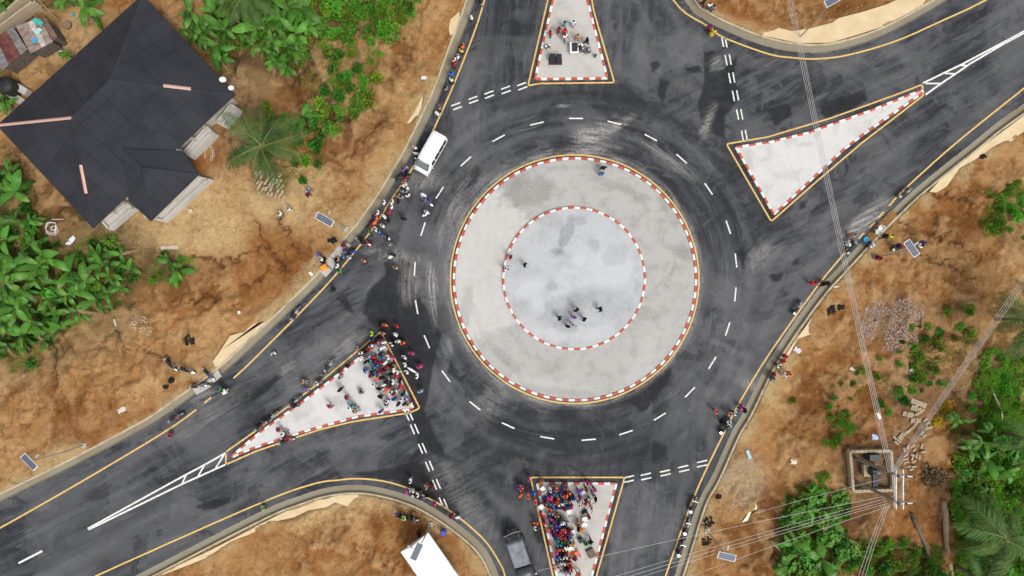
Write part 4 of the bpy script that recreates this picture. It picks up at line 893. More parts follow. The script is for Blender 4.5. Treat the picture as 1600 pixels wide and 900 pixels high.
def motorcycle_proto(i):
    o = empty('motorcycle', (0, 0, 0)); c = [(.25, .02, .02), (.02, .02, .025), (.03, .09, .05), (.05, .06, .2), (.3, .28, .25)][i % 5]
    for yy in (.64, -.62):
        t = MB().lathe([(.22, -.05), (.28, -.05), (.31, -.02), (.31, .02), (.28, .05), (.22, .05)], 16, axis='x').obj('wheel', M['rubber'], o, loc=(0, yy, .31))
        sp = MB().lathe([(.03, -.05), (.05, 0), (.03, .05)], 8, axis='x')
        for k in range(6): a = k * math.pi / 6; sp.tube([(0, math.cos(a) * .23, math.sin(a) * .23), (0, -math.cos(a) * .23, -math.sin(a) * .23)], .008, 4)
        sp.obj('rim', M['chrome'], t)
        MB().add([(-.07, yy - .26, .52), (.07, yy - .26, .52), (-.07, yy, .66), (.07, yy, .66), (-.07, yy + .26, .52), (.07, yy + .26, .52)], [(0, 1, 3, 2), (2, 3, 5, 4)]).obj('mudguard', M['chrome'], o)
    MB().tube([(0, .46, .78), (0, .1, .42), (0, -.3, .42), (0, -.45, .72)], .035, 6).tube([(0, -.3, .42), (0, -.62, .31)], .04, 6).obj('frame', M['dmetal'], o)
    MB().box((0, .05, .45), (.24, .36, .3), bev=.05).obj('engine', M['metal'], o)
    MB().lathe([(.02, -.28), (.12, -.2), (.15, .02), (.13, .2), (.04, .28)], 10, axis='y').obj('fuel_tank', M['paint_t'], o, True, loc=(0, .2, .82), color=c)
    MB().box((0, -.34, .80), (.27, .72, .12), bev=.04).obj('seat', M['black'], o)
    MB().tube([(-.36, .34, 1.03), (-.2, .46, 1.0), (.2, .46, 1.0), (.36, .34, 1.03)], .018, 6).obj('handlebar', M['chrome'], o)
    MB().tube([(-.09, .46, .98), (-.09, .64, .31)], .025, 6).tube([(.09, .46, .98), (.09, .64, .31)], .025, 6).obj('fork', M['chrome'], o)
    MB().lathe([(.02, -.08), (.09, -.04), (.1, .06), (.02, .08)], 10, axis='y').obj('headlight', M['wglass'], o, loc=(0, .58, .92))
    MB().tube([(.14, .1, .35), (.16, -.3, .3), (.17, -.8, .38)], .04, 6).obj('exhaust', M['chrome'], o)
    MB().box((0, -.82, .82), (.28, .24, .03)).obj('luggage_rack', M['chrome'], o)
    return o
MOTO = {}
def moto(px, py, p2x, p2y, lab, i, lean=0):
    z = surf(*W(px, py)); x, y = W(px, py, .5); x2, y2 = W(p2x, p2y, .5)
    z = max(z, surf(x, y))
    if i in MOTO: o = copy_tree(MOTO[i])
    else: o = motorcycle_proto(i); MOTO[i] = o
    o.location = (x, y, z + .01); o.rotation_euler = (0, lean, math.atan2(y2 - y, x2 - x) - math.pi / 2); tag(o, lab, 'motorcycle', 'parked motorcycles')
SLAB = []
def slab(P, z, t, lab, name='drain_cover_slab'):
    Q = wpts(P, z); c = np.mean(np.array(Q), 0); mb = MB(); mb.prism([(q[0] - c[0], q[1] - c[1]) for q in Q], 0, t); o = mb.obj(name, M['slab'], loc=(c[0], c[1], z - t)); tag(o, lab, 'slab', 'slabs over the drain'); SLAB.append((Q, z)); return o
slab([(538,376),(549,383),(526,407),(515,400)], .18, .16, 'long concrete slab over the drain nearest the solar lamp, people on it'); slab([(514,401),(525,408),(520,421),(509,411)], .18, .16, 'middle concrete slab over the drain by the roadside crowd')
slab([(508,413),(519,422),(509,433),(499,424)], .18, .16, 'lowest concrete slab over the drain with an orange cover on it'); slab([(340,577),(346,588),(335,597),(322,597)], .16, .15, 'pale concrete slab over the drain under the blue motorcycle'); slab([(300,606),(322,598),(330,604),(307,617)], .16, .15, 'pale wedge slab over the drain lower left of the motorcycles')
# earth crossing over the right-hand drain
Q = wpts([(1394,328),(1404,342),(1366,382),(1352,372)]); mb = MB(); K = 10; V = []; F = []
a0, a1, b0, b1 = [Vector((*q, 0)) for q in (Q[0], Q[1], Q[3], Q[2])]
for j in range(K + 1):
    for i in range(5):
        p = a0.lerp(b0, j / K).lerp(a1.lerp(b1, j / K), i / 4 * 1.25 - .1); V.append((p.x, p.y, .06 + .05 * math.sin(i * 1.4) + .06 * R.random() + .03 * math.sin(j)))
F = [(j * 5 + i, j * 5 + i + 1, (j + 1) * 5 + i + 1, (j + 1) * 5 + i) for j in range(K) for i in range(4)]
em = mesh('earth_crossing', V, F, M['soil'], True); at = em.attributes.new('soil', 'FLOAT_COLOR', 'POINT'); at.data.foreach_set('color', np.tile([*lin(172, 132, 84), 1], len(V)).astype(np.float32)); tag(obj('earth_crossing', em), kind='structure')
_surf = surf
def surf(x, y):
    for Q_, z_ in SLAB:
        if ipp(x, y, Q_): return z_
    s_ = se(x, y)
    if 0.05 <= s_ < 1.0 and ipp(x, y, wpts([(1396,326),(1408,344),(1366,386),(1350,370)])): return .16
    return _surf(x, y)
for a in [(1414,301,1424,294,'silver motorcycle parked on the yellow line at the right road edge',4), (1330,386,1336,377,'dark motorcycle ridden by the people in white near the earth crossing',1), (1246,480,1252,471,'white and grey motorcycle parked alone at the right road edge',4),
          (1083,788,1088,777,'green motorcycle parked below right of the lower yield dashes',2), (1073,822,1077,811,'pale motorcycle half over the lower right road edge line',4), (1064,856,1068,847,'dark motorcycle lowest along the lower right road edge',1), (1134,668,1141,662,'black motorcycle next to person in white at lower right edge',1),
          (276,652,286,646,'maroon motorcycle parked along the left yellow line',0), (326,585,332,591,'blue motorcycle standing across the pale drain slab',3), (312,603,322,602,'grey motorcycle lying across the drain edge beside the blue one',4),
          (268,570,274,576,'muddy motorcycle parked higher on the lower left bank',1), (294,578,302,581,'muddy motorcycle parked on the bank nearest the blue motorcycle',1), (463,489,469,480,'silver motorcycle parked on the yellow line below the crowd',4), (516,570,522,562,'silver motorcycle parked on asphalt above the left island',4),
          (502,592,508,586,'grey motorcycle at the left island yellow line below the silver one',1), (462,627,470,620,'grey motorcycle at the left island kerb between seated people',4), (426,651,432,645,'silver motorcycle parked by the left island, lower of the kerbside row',4), (449,689,459,686,'white and red motorcycle on the lower kerb of the left island',0), (410,664,417,658,'brown motorcycle nearest the tip of the left island',0),
          (642,811,650,812,'black motorcycle on the earth beside person in lime',1), (657,776,664,777,'dark motorcycle among people at the lower bend edge line',1), (667,313,671,317,'purple motorcycle on the road beside the roadside crowd',3), (568,378,574,381,'black motorcycle on the yellow line below the green shirt',1), (625,274,630,270,'black motorcycle just ahead of the minibus',1), (1405,388,1414,386,'dark motorcycle behind the solar lamp on the right bank',0)]: moto(*a)
# ------------------------------------------------------------------ people
def grow(name, V, E, rad, mat, sub=1, root=0):
    m = bpy.data.meshes.new(name); m.from_pydata(V, E, []); o = bpy.data.objects.new(name, m); COL.objects.link(o)
    md = o.modifiers.new('skin', 'SKIN'); md.use_smooth_shade = True
    o.modifiers.new('sub', 'SUBSURF').levels = sub
    for i, r in enumerate(rad): m.skin_vertices[0].data[i].radius = r if isinstance(r, tuple) else (r, r)
    for i in range(len(V)): m.skin_vertices[0].data[i].use_root = (i == root)
    dg = bpy.context.evaluated_depsgraph_get(); dg.update(); e = bpy.data.meshes.new_from_object(o.evaluated_get(dg)); bpy.data.objects.remove(o)
    e.name = name; e.materials.clear(); e.materials.append(mat); return e
def joints(hips=(0, 0, .93), lean=0, armL='down', armR='down', legs='stand', head=0):
    J = {}; P = Vector(hips); up = Vector((0, math.sin(lean), math.cos(lean))); fw = Vector((0, math.cos(lean), -math.sin(lean)))
    J['pelvis'] = P; J['spine'] = P + up * .2; J['chest'] = P + up * .4; J['neck'] = P + up * .53; J['head0'] = P + up * .61 + fw * .015; J['head1'] = P + up * .71 + fw * .02
    for s_, n, mode in ((-1, 'l', armL), (1, 'r', armR)):
        sh = P + up * .44 + Vector((s_ * .18, 0, 0)); J['sh' + n] = sh
        if mode == 'down': el = sh - up * .27 + Vector((s_ * .07, -.02, 0)); wr = el + Vector((s_ * .01, .07, -.24)); ha = wr + Vector((0, .03, -.08))
        elif mode == 'bent': el = sh - up * .24 + Vector((s_ * .09, .02, 0)); wr = el + Vector((-s_ * .08, .22, .06)); ha = wr + Vector((-s_ * .03, .08, .03))
        elif mode == 'out': el = sh + Vector((s_ * .2, .05, -.16)); wr = el + Vector((s_ * .12, .18, .02)); ha = wr + Vector((s_ * .04, .08, 0))
        elif mode == 'hip': el = sh - up * .2 + Vector((s_ * .2, -.08, 0)); wr = el + Vector((-s_ * .16, .08, -.16)); ha = wr + Vector((-s_ * .05, .05, -.03))
        elif mode == 'fwd': el = sh - up * .2 + Vector((s_ * .04, .16, 0)); wr = el + Vector((0, .2, -.08)); ha = wr + Vector((0, .07, -.05))
        elif mode == 'back': el = sh - up * .26 + Vector((s_ * .05, -.12, 0)); wr = el + Vector((0, -.04, -.24)); ha = wr + Vector((0, 0, -.08))
        elif mode == 'up': el = sh + Vector((s_ * .14, .1, .16)); wr = el + Vector((s_ * .02, .08, .22)); ha = wr + Vector((0, .02, .08))
        J['el' + n], J['wr' + n], J['ha' + n] = el, wr, ha
        hp = P + Vector((s_ * .09, 0, -.05)); J['hp' + n] = hp
        if legs == 'stand': kn, an = Vector((s_ * .10, .03, .50)), Vector((s_ * .11, -.02, .09))
        elif legs == 'wide': kn, an = Vector((s_ * .15, .03, .50)), Vector((s_ * .2, -.02, .09))
        elif legs == 'walk': kn, an = Vector((s_ * .09, .10 + .12 * s_, .51)), Vector((s_ * .09, .27 * s_ - .03, .09 + (.06 if s_ < 0 else 0)))
        elif legs == 'sit': kn, an = Vector((s_ * .13, .42, P.z + .02)), Vector((s_ * .14, .40, .09))
        elif legs == 'crouch': kn, an = Vector((s_ * .15, .34, .46)), Vector((s_ * .13, .02, .09))
        J['kn' + n], J['an' + n], J['to' + n] = kn, an, an + Vector((s_ * .02, .15, -.05))
    return J
BR = dict(pelvis=.12, spine=.115, chest=.125, neck=.052, head0=.082, head1=.085, sh=.058, el=.043, wr=.03, ha=.034, hp=.085, kn=.06, an=.042, to=.036)
def sub_skel(J, names, edges, grow_=0.0, over={}):
    ix = {n: i for i, n in enumerate(names)}; V = [tuple(J[n]) for n in names]; E = [(ix[a], ix[b]) for a, b in edges]
    rad = [over.get(n, BR.get(n, BR.get(n[:2], .05)) + grow_) for n in names]; return V, E, rad
def make_pose(tag_, skirt=False, **k):
    J = joints(**k)
    nm = ['pelvis', 'spine', 'chest', 'neck', 'head0', 'head1'] + [a + s_ for s_ in 'lr' for a in ('sh', 'el', 'wr', 'ha', 'hp', 'kn', 'an', 'to')]
    ed = [('pelvis', 'spine'), ('spine', 'chest'), ('chest', 'neck'), ('neck', 'head0'), ('head0', 'head1')]
    for s_ in 'lr': ed += [('chest', 'sh' + s_), ('sh' + s_, 'el' + s_), ('el' + s_, 'wr' + s_), ('wr' + s_, 'ha' + s_), ('pelvis', 'hp' + s_), ('hp' + s_, 'kn' + s_), ('kn' + s_, 'an' + s_), ('an' + s_, 'to' + s_)]
    V, E, r = sub_skel(J, nm, ed); body = grow('person', V, E, r, M['skin'])
    # fingers, thumb, nose and ears are added to the same mesh
    mb = MB(); mb.v = [tuple(v.co) for v in body.vertices]; mb.f = [tuple(p.vertices) for p in body.polygons]
    for s_, n in ((-1, 'l'), (1, 'r')):
        h, w = J['ha' + n], J['wr' + n]; d = (h - w).normalized(); sd_ = d.cross(Vector((s_, 0, 0)));
        if sd_.length < .1: sd_ = d.cross(Vector((0, 0, 1)))
        sd_.normalize(); pn = d.cross(sd_).normalized()
        for i, L in enumerate((.075, .085, .08, .062)):
            a = h + sd_ * (.026 - .017 * i); mb.tube([a, a + d * L * .55, a + d * L * .9 - pn * .02 * -s_], [.009, .008, .006], 4)
        mb.tube([h - d * .02 + sd_ * .025, h + sd_ * .06 + d * .02, h + sd_ * .06 + d * .05], [.01, .009, .007], 4)
    c = (J['head0'] + J['head1']) / 2; mb.tube([c + Vector((0, .07, .03)), c + Vector((0, .115, -.015))], [.008, .016], 4)
    for s_ in (-1, 1): mb.box(tuple(c + Vector((s_ * .088, 0, 0))), (.02, .04, .055))
    nb = mb.mesh('person', M['skin'], True); bpy.data.meshes.remove(body)
    sn = ['pelvis', 'spine', 'chest', 'shl', 'ell', 'shr', 'elr']; J2 = dict(J)
    for n in 'lr': J2['el' + n] = J['sh' + n].lerp(J['el' + n], .75)
    J2['pelvis'] = J['pelvis'] - Vector((0, 0, .04))
    V, E, r = sub_skel(J2, sn, [('pelvis', 'spine'), ('spine', 'chest'), ('chest', 'shl'), ('shl', 'ell'), ('chest', 'shr'), ('shr', 'elr')], .05, {'pelvis': .19, 'spine': .185, 'chest': .20, 'ell': .09, 'elr': .09})
    shirt = grow('shirt', V, E, r, M['cloth'])
    if skirt:
        p = J['pelvis']; mbk = MB(); mbk.lathe([(.13, .12), (.19, -.05), (.24, -.4), (.27, -.78), (.25, -.79)], 12, tuple(p)); low = mbk.mesh('skirt', M['cloth'], True)
    else:
        tn = ['pelvis'] + [a + s_ for s_ in 'lr' for a in ('hp', 'kn', 'an')]; te = []
        for s_ in 'lr': te += [('pelvis', 'hp' + s_), ('hp' + s_, 'kn' + s_), ('kn' + s_, 'an' + s_)]
        V, E, r = sub_skel(J, tn, te, .022); low = grow('trousers', V, E, r, M['cloth'])
    mh = MB(); c = J['head1'] + Vector((0, -.012, -.015)); mh.lathe([(.082, -.02), (.092, .01), (.085, .055), (.055, .085), (.015, .095)], 12, tuple(c)); hair = mh.mesh('hair', M['hair'], True)
    return dict(body=nb, shirt=shirt, low=low, hair=hair, lowname='skirt' if skirt else 'trousers', tag=tag_)
POSE = [make_pose('standing'), make_pose('standing', armL='bent', armR='bent'), make_pose('walking', armL='fwd', armR='back', legs='walk'), make_pose('standing', armL='hip', armR='down', legs='wide'),
        make_pose('sitting', hips=(0, 0, .50), armL='bent', armR='bent', legs='sit'), make_pose('standing', armL='down', armR='up'), make_pose('bending', lean=.7, hips=(0, -.1, .90), armL='fwd', armR='fwd'),
        make_pose('standing', skirt=True, armL='bent', armR='down'), make_pose('crouching', hips=(0, 0, .42), lean=.35, armL='fwd', armR='fwd', legs='crouch'), make_pose('standing', armL='out', armR='bent', legs='wide')]
CN = dict(W=('white', (.80, .79, .77)), K=('black', (.02, .02, .022)), R=('red', (.60, .03, .035)), O=('orange', (.80, .16, .045)), B=('blue', (.03, .13, .58)), N=('navy', (.03, .05, .26)), G=('green', (.04, .26, .08)), Y=('yellow', (.74, .55, .06)),
          T=('teal', (.05, .28, .33)), P=('pink', (.62, .07, .26)), U=('purple', (.20, .11, .42)), S=('tan', (.50, .28, .16)), E=('grey', (.26, .26, .27)), L=('sky-blue', (.35, .50, .65)), M=('maroon', (.28, .025, .06)), I=('lime', (.35, .68, .06)))
ORD = 'first second third fourth fifth sixth seventh eighth ninth tenth eleventh twelfth thirteenth fourteenth fifteenth sixteenth seventeenth eighteenth nineteenth twentieth'.split()
TENS = {20: 'twenty', 30: 'thirty', 40: 'forty', 50: 'fifty', 60: 'sixty', 70: 'seventy', 80: 'eighty', 90: 'ninety'}
def ordn(i):
    if i < 20: return ORD[i]
    n = i + 1
    if n >= 100: return 'hundred-and-' + (ordn(n - 101) if n > 100 else 'zeroth')
    t, u = n // 10 * 10, n % 10
    return (TENS[t][:-1] + 'ieth') if u == 0 else TENS[t] + '-' + ORD[u - 1]
TROU = [(.03, .04, .08), (.04, .04, .045), (.08, .10, .18), (.20, .16, .11), (.02, .02, .024), (.28, .27, .25), (.10, .14, .3)]
CHAIRZ = []
def crowd(where, group, items, face=None, frm='top', axis=1, poses=(0, 1, 2, 3, 7, 9, 5, 0, 1), gname=None):
    recs = []
    for it in items:
        px, py, c = it[:3]; pose = it[3] if len(it) > 3 else R.choice(poses); recs.append([px, py, c, pose])
    by = {}
    for r in recs: by.setdefault(r[2], []).append(r)
    for c, rs in by.items():
        rs.sort(key=lambda r: r[axis])
        for i, r in enumerate(rs):
            nm, rgb = CN[c]; P = POSE[r[3]]; x, y = W(r[0], r[1], 1.3); x0, y0 = W(r[0], r[1], 1.0)
            z = surf(x, y); ang = R.uniform(0, 6.28) if face is None else math.atan2(face[1] - y, face[0] - x) - math.pi / 2 + R.gauss(0, .55)
            o = obj('person', P['body'], None, (x, y, z), (0, 0, ang), (R.uniform(1.02, 1.12),) * 2 + (R.uniform(.94, 1.06),))
            lab = f"{P['tag']} person in {nm} {where}"
            if len(rs) > 1:
                s_ = {'top': 'top', 'left': 'left'}[frm]
                lab += f", {ordn(i)} {nm} one from {s_}"
            tag(o, lab, 'person', group)
            j = lambda k: tuple(min(.9, max(.008, q * R.uniform(1 - k, 1 + k))) for q in rgb)
            obj('shirt', P['shirt'], o, color=j(.12)); same = R.random() < (.55 if P['lowname'] == 'skirt' else .22)
            obj(P['lowname'], P['low'], o, color=j(.2) if same else R.choice(TROU)); hc = (.009, .008, .008)
            if c in 'WOUPR' and R.random() < .22: hc = j(.2)
            obj('hair', P['hair'], o, color=hc)
wcx, wcy = W(600, 590); scx, scy = W(885, 800)
crowd('in the left island crowd', 'crowd on the left island', [(593.6,509,'K'),(601,507.6,'O'),(580,522,'I'),(598,521,'S'),(581.6,530,'N'),(584,537,'M'),(577,545,'R'),(579.6,541,'W'),(589,531.6,'K'),(595,531.6,'M'),(599.6,535,'W'),(593,545,'W'),(598,543,'W'),(564,551.6,'W'),(571.6,550,'K'),(576,558,'L'),(584,558,'R'),(597,557,'B'),(594,553,'K'),(612,559,'P'),(606,558,'W'),(565,559.6,'W'),
  (570,578,'B'),(578,565,'T'),(572,565,'K'),(594,567,'R'),(602,567,'W'),(584,575,'T'),(586,585,'T'),(582,580,'K'),(578,587,'M'),(591,580.5,'M'),(597,580,'M'),(601,577,'K'),(610,572,'K'),(616,573,'S'),(615.5,578.4,'W'),(620,582,'W'),(611,584.5,'K'),(619.5,587,'R'),(589,591.7,'O'),(584,600,'W'),(600,601,'W'),(604,596,'K'),(611,599,'K'),(614,596,'W'),(624,595,'K'),(592,607.5,'K'),(602.6,610,'O'),(611,613,'W'),(618.5,612,'W'),(615,615,'M'),(615.5,624,'B'),(605,627.5,'W'),(594,620,'K'),(628,623,'W'),(630,615,'K'),(622.6,631,'K'),(632,631,'K'),(638,632,'S'),(601.6,636,'E',8),(595,643,'U'),(588,570,'B'),(606,590,'E'),(597,590,'K'),(608,606,'R'),(586,566,'M'),(605,574,'R'),(625,603,'R'),(634,624,'L')], (wcx, wcy))
crowd("on the left island's open end", 'people on the left island', [(531.5,589,'E'),(531,609,'K'),(541,621,'M'),(514.7,635,'P'),(550,634,'T'),(552,643,'S',4),(435,671,'M'),(440,679,'W',4),(443,686,'M',4),(542,572,'K'),(560,615,'E',8),(546,637,'W')], (wcx, wcy))
crowd('on the road beside the left island', 'people on the road by the left island', [(619.6,509,'R'),(618,522.8,'W'),(621,533.6,'W'),(629,536,'O'),(611.6,538,'W'),(616,537.6,'K'),(643,552,'P'),(631,558,'W'),(632,570,'W'),(635,581.5,'W'),(651,588,'W'),(655,573,'P'),(657,611.6,'L'),(557,544,'E'),(471,597,'S',4),(473,610,'U',4),(493,600,'W',4),(457,635,'K',4),(424,551.6,'W',8)], (wcx, wcy))
crowd('in the lower island crowd', 'crowd on the lower island', [(847,756,'S'),(860,765,'W'),(869,764,'O'),(878,764,'N'),(884.5,765.5,'O'),(888.5,772,'O'),(868,773,'T'),(874,772,'N'),(878.5,772.5,'U'),(883,775.5,'O'),(861.5,777,'P'),(850.5,780,'N'),(856,780,'P'),(872,780.5,'O'),(889,781.5,'K'),(895,779.5,'N'),(857.5,787,'T'),(851,790,'O'),(870,787.5,'O'),(876,788,'W'),(869,794.5,'N'),(874,794.5,'N'),(881.5,795,'M'),(887,791,'N'),(893,792,'P'),(858.5,795,'O'),(850,818,'R'),(861,802,'E'),(870,806,'S'),(858,810,'U'),(864,813,'P'),(874,809,'K'),(865.5,820,'T'),(879,817,'W'),(885,817,'L'),
  (862,829,'O'),(868,828,'U'),(875,826,'N'),(881.5,828.5,'O'),(883,832.5,'P'),(889,833,'M'),(861.5,835,'P'),(870,835.5,'M'),(880.5,841,'R'),(869,844,'T'),(874,840,'W'),(887.5,842,'N'),(892,841,'E'),(874,851,'T'),(883,850,'K'),(894.5,850,'Y'),(885,855,'W'),(877,859,'O'),(870,862,'P'),(872,870,'B'),(898,873,'M'),(883,871,'W'),(881,866,'K'),(874,875,'W'),(880,881,'W'),(890,881,'R'),(892.5,889,'O'),(878,895,'W'),(884,897,'W'),(891,897,'L'),(886,891,'K'),(864,768,'N'),(866,784,'M'),(863,793,'B'),(878,783,'N'),(868,815,'N'),(872,821,'U'),(862,822,'E'),(876,834,'R'),(866,838,'N'),(880,847,'G'),(877,870,'K'),(886,877,'M'),(872,884,'E')], (scx, scy + 3), poses=(0, 1, 4, 3, 4, 9, 0, 7, 1))
crowd("on the lower island's right half", 'people on the right of the lower island', [(905,769,'U'),(906,778,'M'),(910,782,'W'),(916,783,'M'),(921.5,781,'W'),(905.5,789,'W'),(916,764.5,'M'),(929,765,'P'),(931,780,'K'),(924,793,'S'),(917.5,754,'P'),(920,807,'M'),(905,818,'S'),(909,829,'O',6),(904,827,'K'),(923,847,'K'),(916,855,'G',8),(904,898,'O'),(914,787,'R'),(927,772,'E')], (scx, scy))
crowd('on asphalt left of the lower island', 'people on asphalt by the lower island', [(826.5,748.5,'P'),(811.5,761,'U'),(813,774.5,'O'),(825,775.5,'O'),(832.5,771,'B'),(836.5,784,'O'),(845,804,'R'),(837.5,818,'O'),(835,828,'W',8),(815,765,'O')], (scx, scy))
lx, ly = W(640, 330)
crowd("in the crowd by the minibus", 'roadside crowd by the minibus', [(633.5,260,'E'),(630.5,265,'U'),(625,274,'K'),(633,277,'M'),(636,271,'K'),(631,285,'S'),(631.5,289.5,'W'),(635.5,293,'W'),(628,298,'E'),(633.5,299,'E'),(637,305,'W'),(622,305.5,'S'),(627,308,'E'),(622,315,'K'),(600,316,'W'),(612.5,315,'W'),(611.5,322.5,'W'),(608,331,'R'),(590,332,'W'),(600.6,338.5,'W'),(588,340,'O'),(583,339,'N'),(585,348,'O'),(597.6,352.6,'W'),(578,352.6,'M'),(586.6,358,'W'),(592,362,'T'),(575.6,360.6,'G'),(596,367,'U'),(605,371,'K'),(608,381,'E'),(607,345,'K'),(606,372,'W')], (lx, ly))
crowd('on the road near the roadside crowd', 'people on the road near the minibus', [(661,304,'W'),(664,312,'U',4),(664,335,'W'),(666,331,'W'),(630,341.6,'K'),(614,398.5,'K'),(610,401,'W'),(618,418,'S'),(568,407,'S'),(563,377,'K',4),(571,380,'M',4),(551,393.5,'B'),(546,402,'W'),(526.7,415.6,'W'),(530,423.5,'G'),(648,230,'W'),(519,452,'K')], (lx, ly))
crowd('on the drain slabs and bank', 'people on the drain slabs', [(535,384,'M',4),(536.5,392,'U',4),(534,400,'T',4),(525.5,404.6,'S',4),(502,404.6,'W'),(497,398,'U'),(504,410,'K'),(520,406,'K',8),(437.5,334,'W'),(451,326,'W'),(477,295,'L',8),(478,301,'M',8),(519,376,'K',8)], (lx, ly))
crowd("at the upper left road edge", 'row at the upper left road edge', [(736.7,27,'W'),(723,72,'O'),(720.7,79,'Y'),(715.5,88,'W'),(710,94,'W'),(708,102,'M'),(705,115.5,'B'),(705,124,'W'),(697,138,'E'),(686.7,168,'S'),(683,177,'W'),(711,98,'R'),(750,2,'K')], (10, 25))
crowd('on the upper island', 'people on the upper island', [(882,37,'T'),(896,36,'W'),(872.7,46,'M'),(860,51,'R',9),(882,48.7,'R'),(882.7,57,'W'),(902.7,56.7,'S',9),(917.7,63,'K'),(908,68,'W',6),(854.7,67,'W',8)], W(900, 75), poses=(0, 2, 1))
crowd('on the round central area', 'people on the roundabout', [(942.5,262,'K'),(940,271,'B'),(798,402,'M'),(820,414,'K'),(874,497,'K',2),(901,484.5,'K',9),(897,496,'U'),(894,507,'L',5),(887,510,'K'),(913,499,'K',2),(938,483,'K',2),(790,420,'W')], W(897, 480))
crowd('at the lower right road edge', 'people at the lower right road edge', [(1118.7,642.7,'O'),(1149,646,'W'),(1140,646.7,'S'),(1141,660.7,'W',4),(1160,637,'P'),(1165,642,'K'),(1133,662,'K')], W(1120, 640))
crowd('near the earth crossing on the right', 'people near the earth crossing', [(1334.7,367,'S'),(1329.6,381,'W',4),(1327,379,'W'),(1383,368.7,'K'),(1391,368,'Y'),(1364,384,'W'),(1368,380,'W'),(1442,382,'N'),(1446,379,'U'),(1404,384,'K'),(1378,403,'M',8),(1383,404,'R',8),(1272,442,'R'),(1289,444,'K'),(1294,443,'K'),(1438,384,'W')], W(1345, 370))
crowd('on the right bank beside the drain', 'people on the right bank', [(1230,557,'R'),(1226,565,'R'),(1220,573,'W'),(1226,585,'W'),(1232,584,'O'),(1211,586,'M'),(1209,592,'T')], W(1190, 570))
crowd('at the lower left bend', 'people at the lower left bend', [(640.6,751.7,'W'),(635,769.6,'P'),(643.4,768,'W'),(651,775,'W',4),(665,761,'S'),(673.6,761,'M'),(678,789.5,'P'),(705,807,'M'),(715,813,'W',8),(621,805.5,'U'),(631,809,'I'),(642.5,810,'K',4),(654,837,'K'),(626,807,'K'),(406,797,'I',8)], W(700, 740))
crowd('on the left road', 'people on the left road', [(349.6,613,'W'),(342.5,608,'G'),(259,680.5,'R',8)], W(400, 600))
crowd('at the upper right bend', 'people at the upper right bend', [(1100,2,'K'),(1109,7.5,'W'),(1115,11,'E'),(1109,41,'M'),(1116,47.5,'Y')], W(1100, 100))
# banner carried on the road beside the left island
a, b = Vector((*W(636, 574, 1.1), 1.1)), Vector((*W(654, 585, 1.1), 1.1)); bn = MB(); c = (a + b) / 2
bn.tube([tuple(a.lerp(b, t) - c + Vector((0, 0, -.12 * math.sin(t * math.pi)))) for t in np.linspace(0, 1, 7)], [.05, .10, .14, .13, .11, .08, .04], 8); o = bn.obj('rolled_banner', M['tent'], None, True, loc=tuple(c)); tag(o, 'rolled white cloth banner carried by people in white beside the left island', 'banner')
# ------------------------------------------------------------------ plastic chairs
def chair():
    o = empty('plastic_chair', (0, 0, 0)); MB().box((0, 0, .42), (.46, .44, .04), bev=.01).obj('seat', M['plastic'], o)
    n = 6; V = []; F = []
    for j in range(4):
        for i in range(n + 1): u = i / n * 2 - 1; V.append((u * (.24 + .02 * j), -.22 - .05 * j / 3 - .07 * (1 - u * u), .44 + j * .14 - .05 * u * u * (j == 3)))
    F = [(j * (n + 1) + i, j * (n + 1) + i + 1, (j + 1) * (n + 1) + i + 1, (j + 1) * (n + 1) + i) for j in range(3) for i in range(n) if not (j == 1 and i in (2, 3))]
    obj('backrest', mesh('backrest', V, F, M['plastic'], True), o)
    for s_ in (-1, 1):
        MB().tube([(s_ * .25, -.24, .68), (s_ * .28, 0, .66), (s_ * .26, .2, .63), (s_ * .25, .21, .42)], .028, 6).obj('armrest', M['plastic'], o)
        for yy in (.19, -.2): MB().tube([(s_ * .21, yy, .42), (s_ * .25, yy * 1.15, 0)], .024, 5).obj('leg', M['plastic'], o)
    return o
CH = {'white': None, 'orange': None}
for px, py, c, lab in [(848.5,764,'white','white plastic chair at the top left corner of the lower island'),(851,773,'white','white plastic chair just below the corner chair of the lower island'),(911,771,'white','white plastic chair at top of the lower island, right of crowd'),(890,800,'white','white plastic chair in the gap mid crowd on the lower island'),(914,811,'white','upper of two white plastic chairs beside the maroon person, lower island'),(913,820,'white','lower of two white plastic chairs side by side, lower island'),(895,832,'white','white plastic chair right of the orange and pink tops, lower island'),(892,857,'white','white plastic chair below the yellow top on the lower island'),(845.5,792,'white','white plastic chair on the left kerb of the lower island'),
                       (892,864,'orange','left orange plastic chair of the pair on the lower island'),(901,865,'orange','right orange plastic chair of the pair on the lower island'),(1371,363,'white','lower white plastic chair on the earth crossing'),(1375,358,'white','upper white plastic chair on the earth crossing'),(884,857,'white','white plastic chair beside the chair below the yellow top')]:
    if CH[c] is None:
        o = CH[c] = chair() 
    else: o = copy_tree(CH[c])
    x, y = W(px, py, .5); z = surf(x, y); o.location = (x, y, z); o.rotation_euler = (0, 0, R.uniform(0, 6.28))
    for ch in o.children: ch.color = (.82, .82, .81, 1) if c == 'white' else (.72, .13, .04, 1)
    o.scale = (1.15, 1.15, 1.05); tag(o, lab, 'chair', 'plastic chairs')
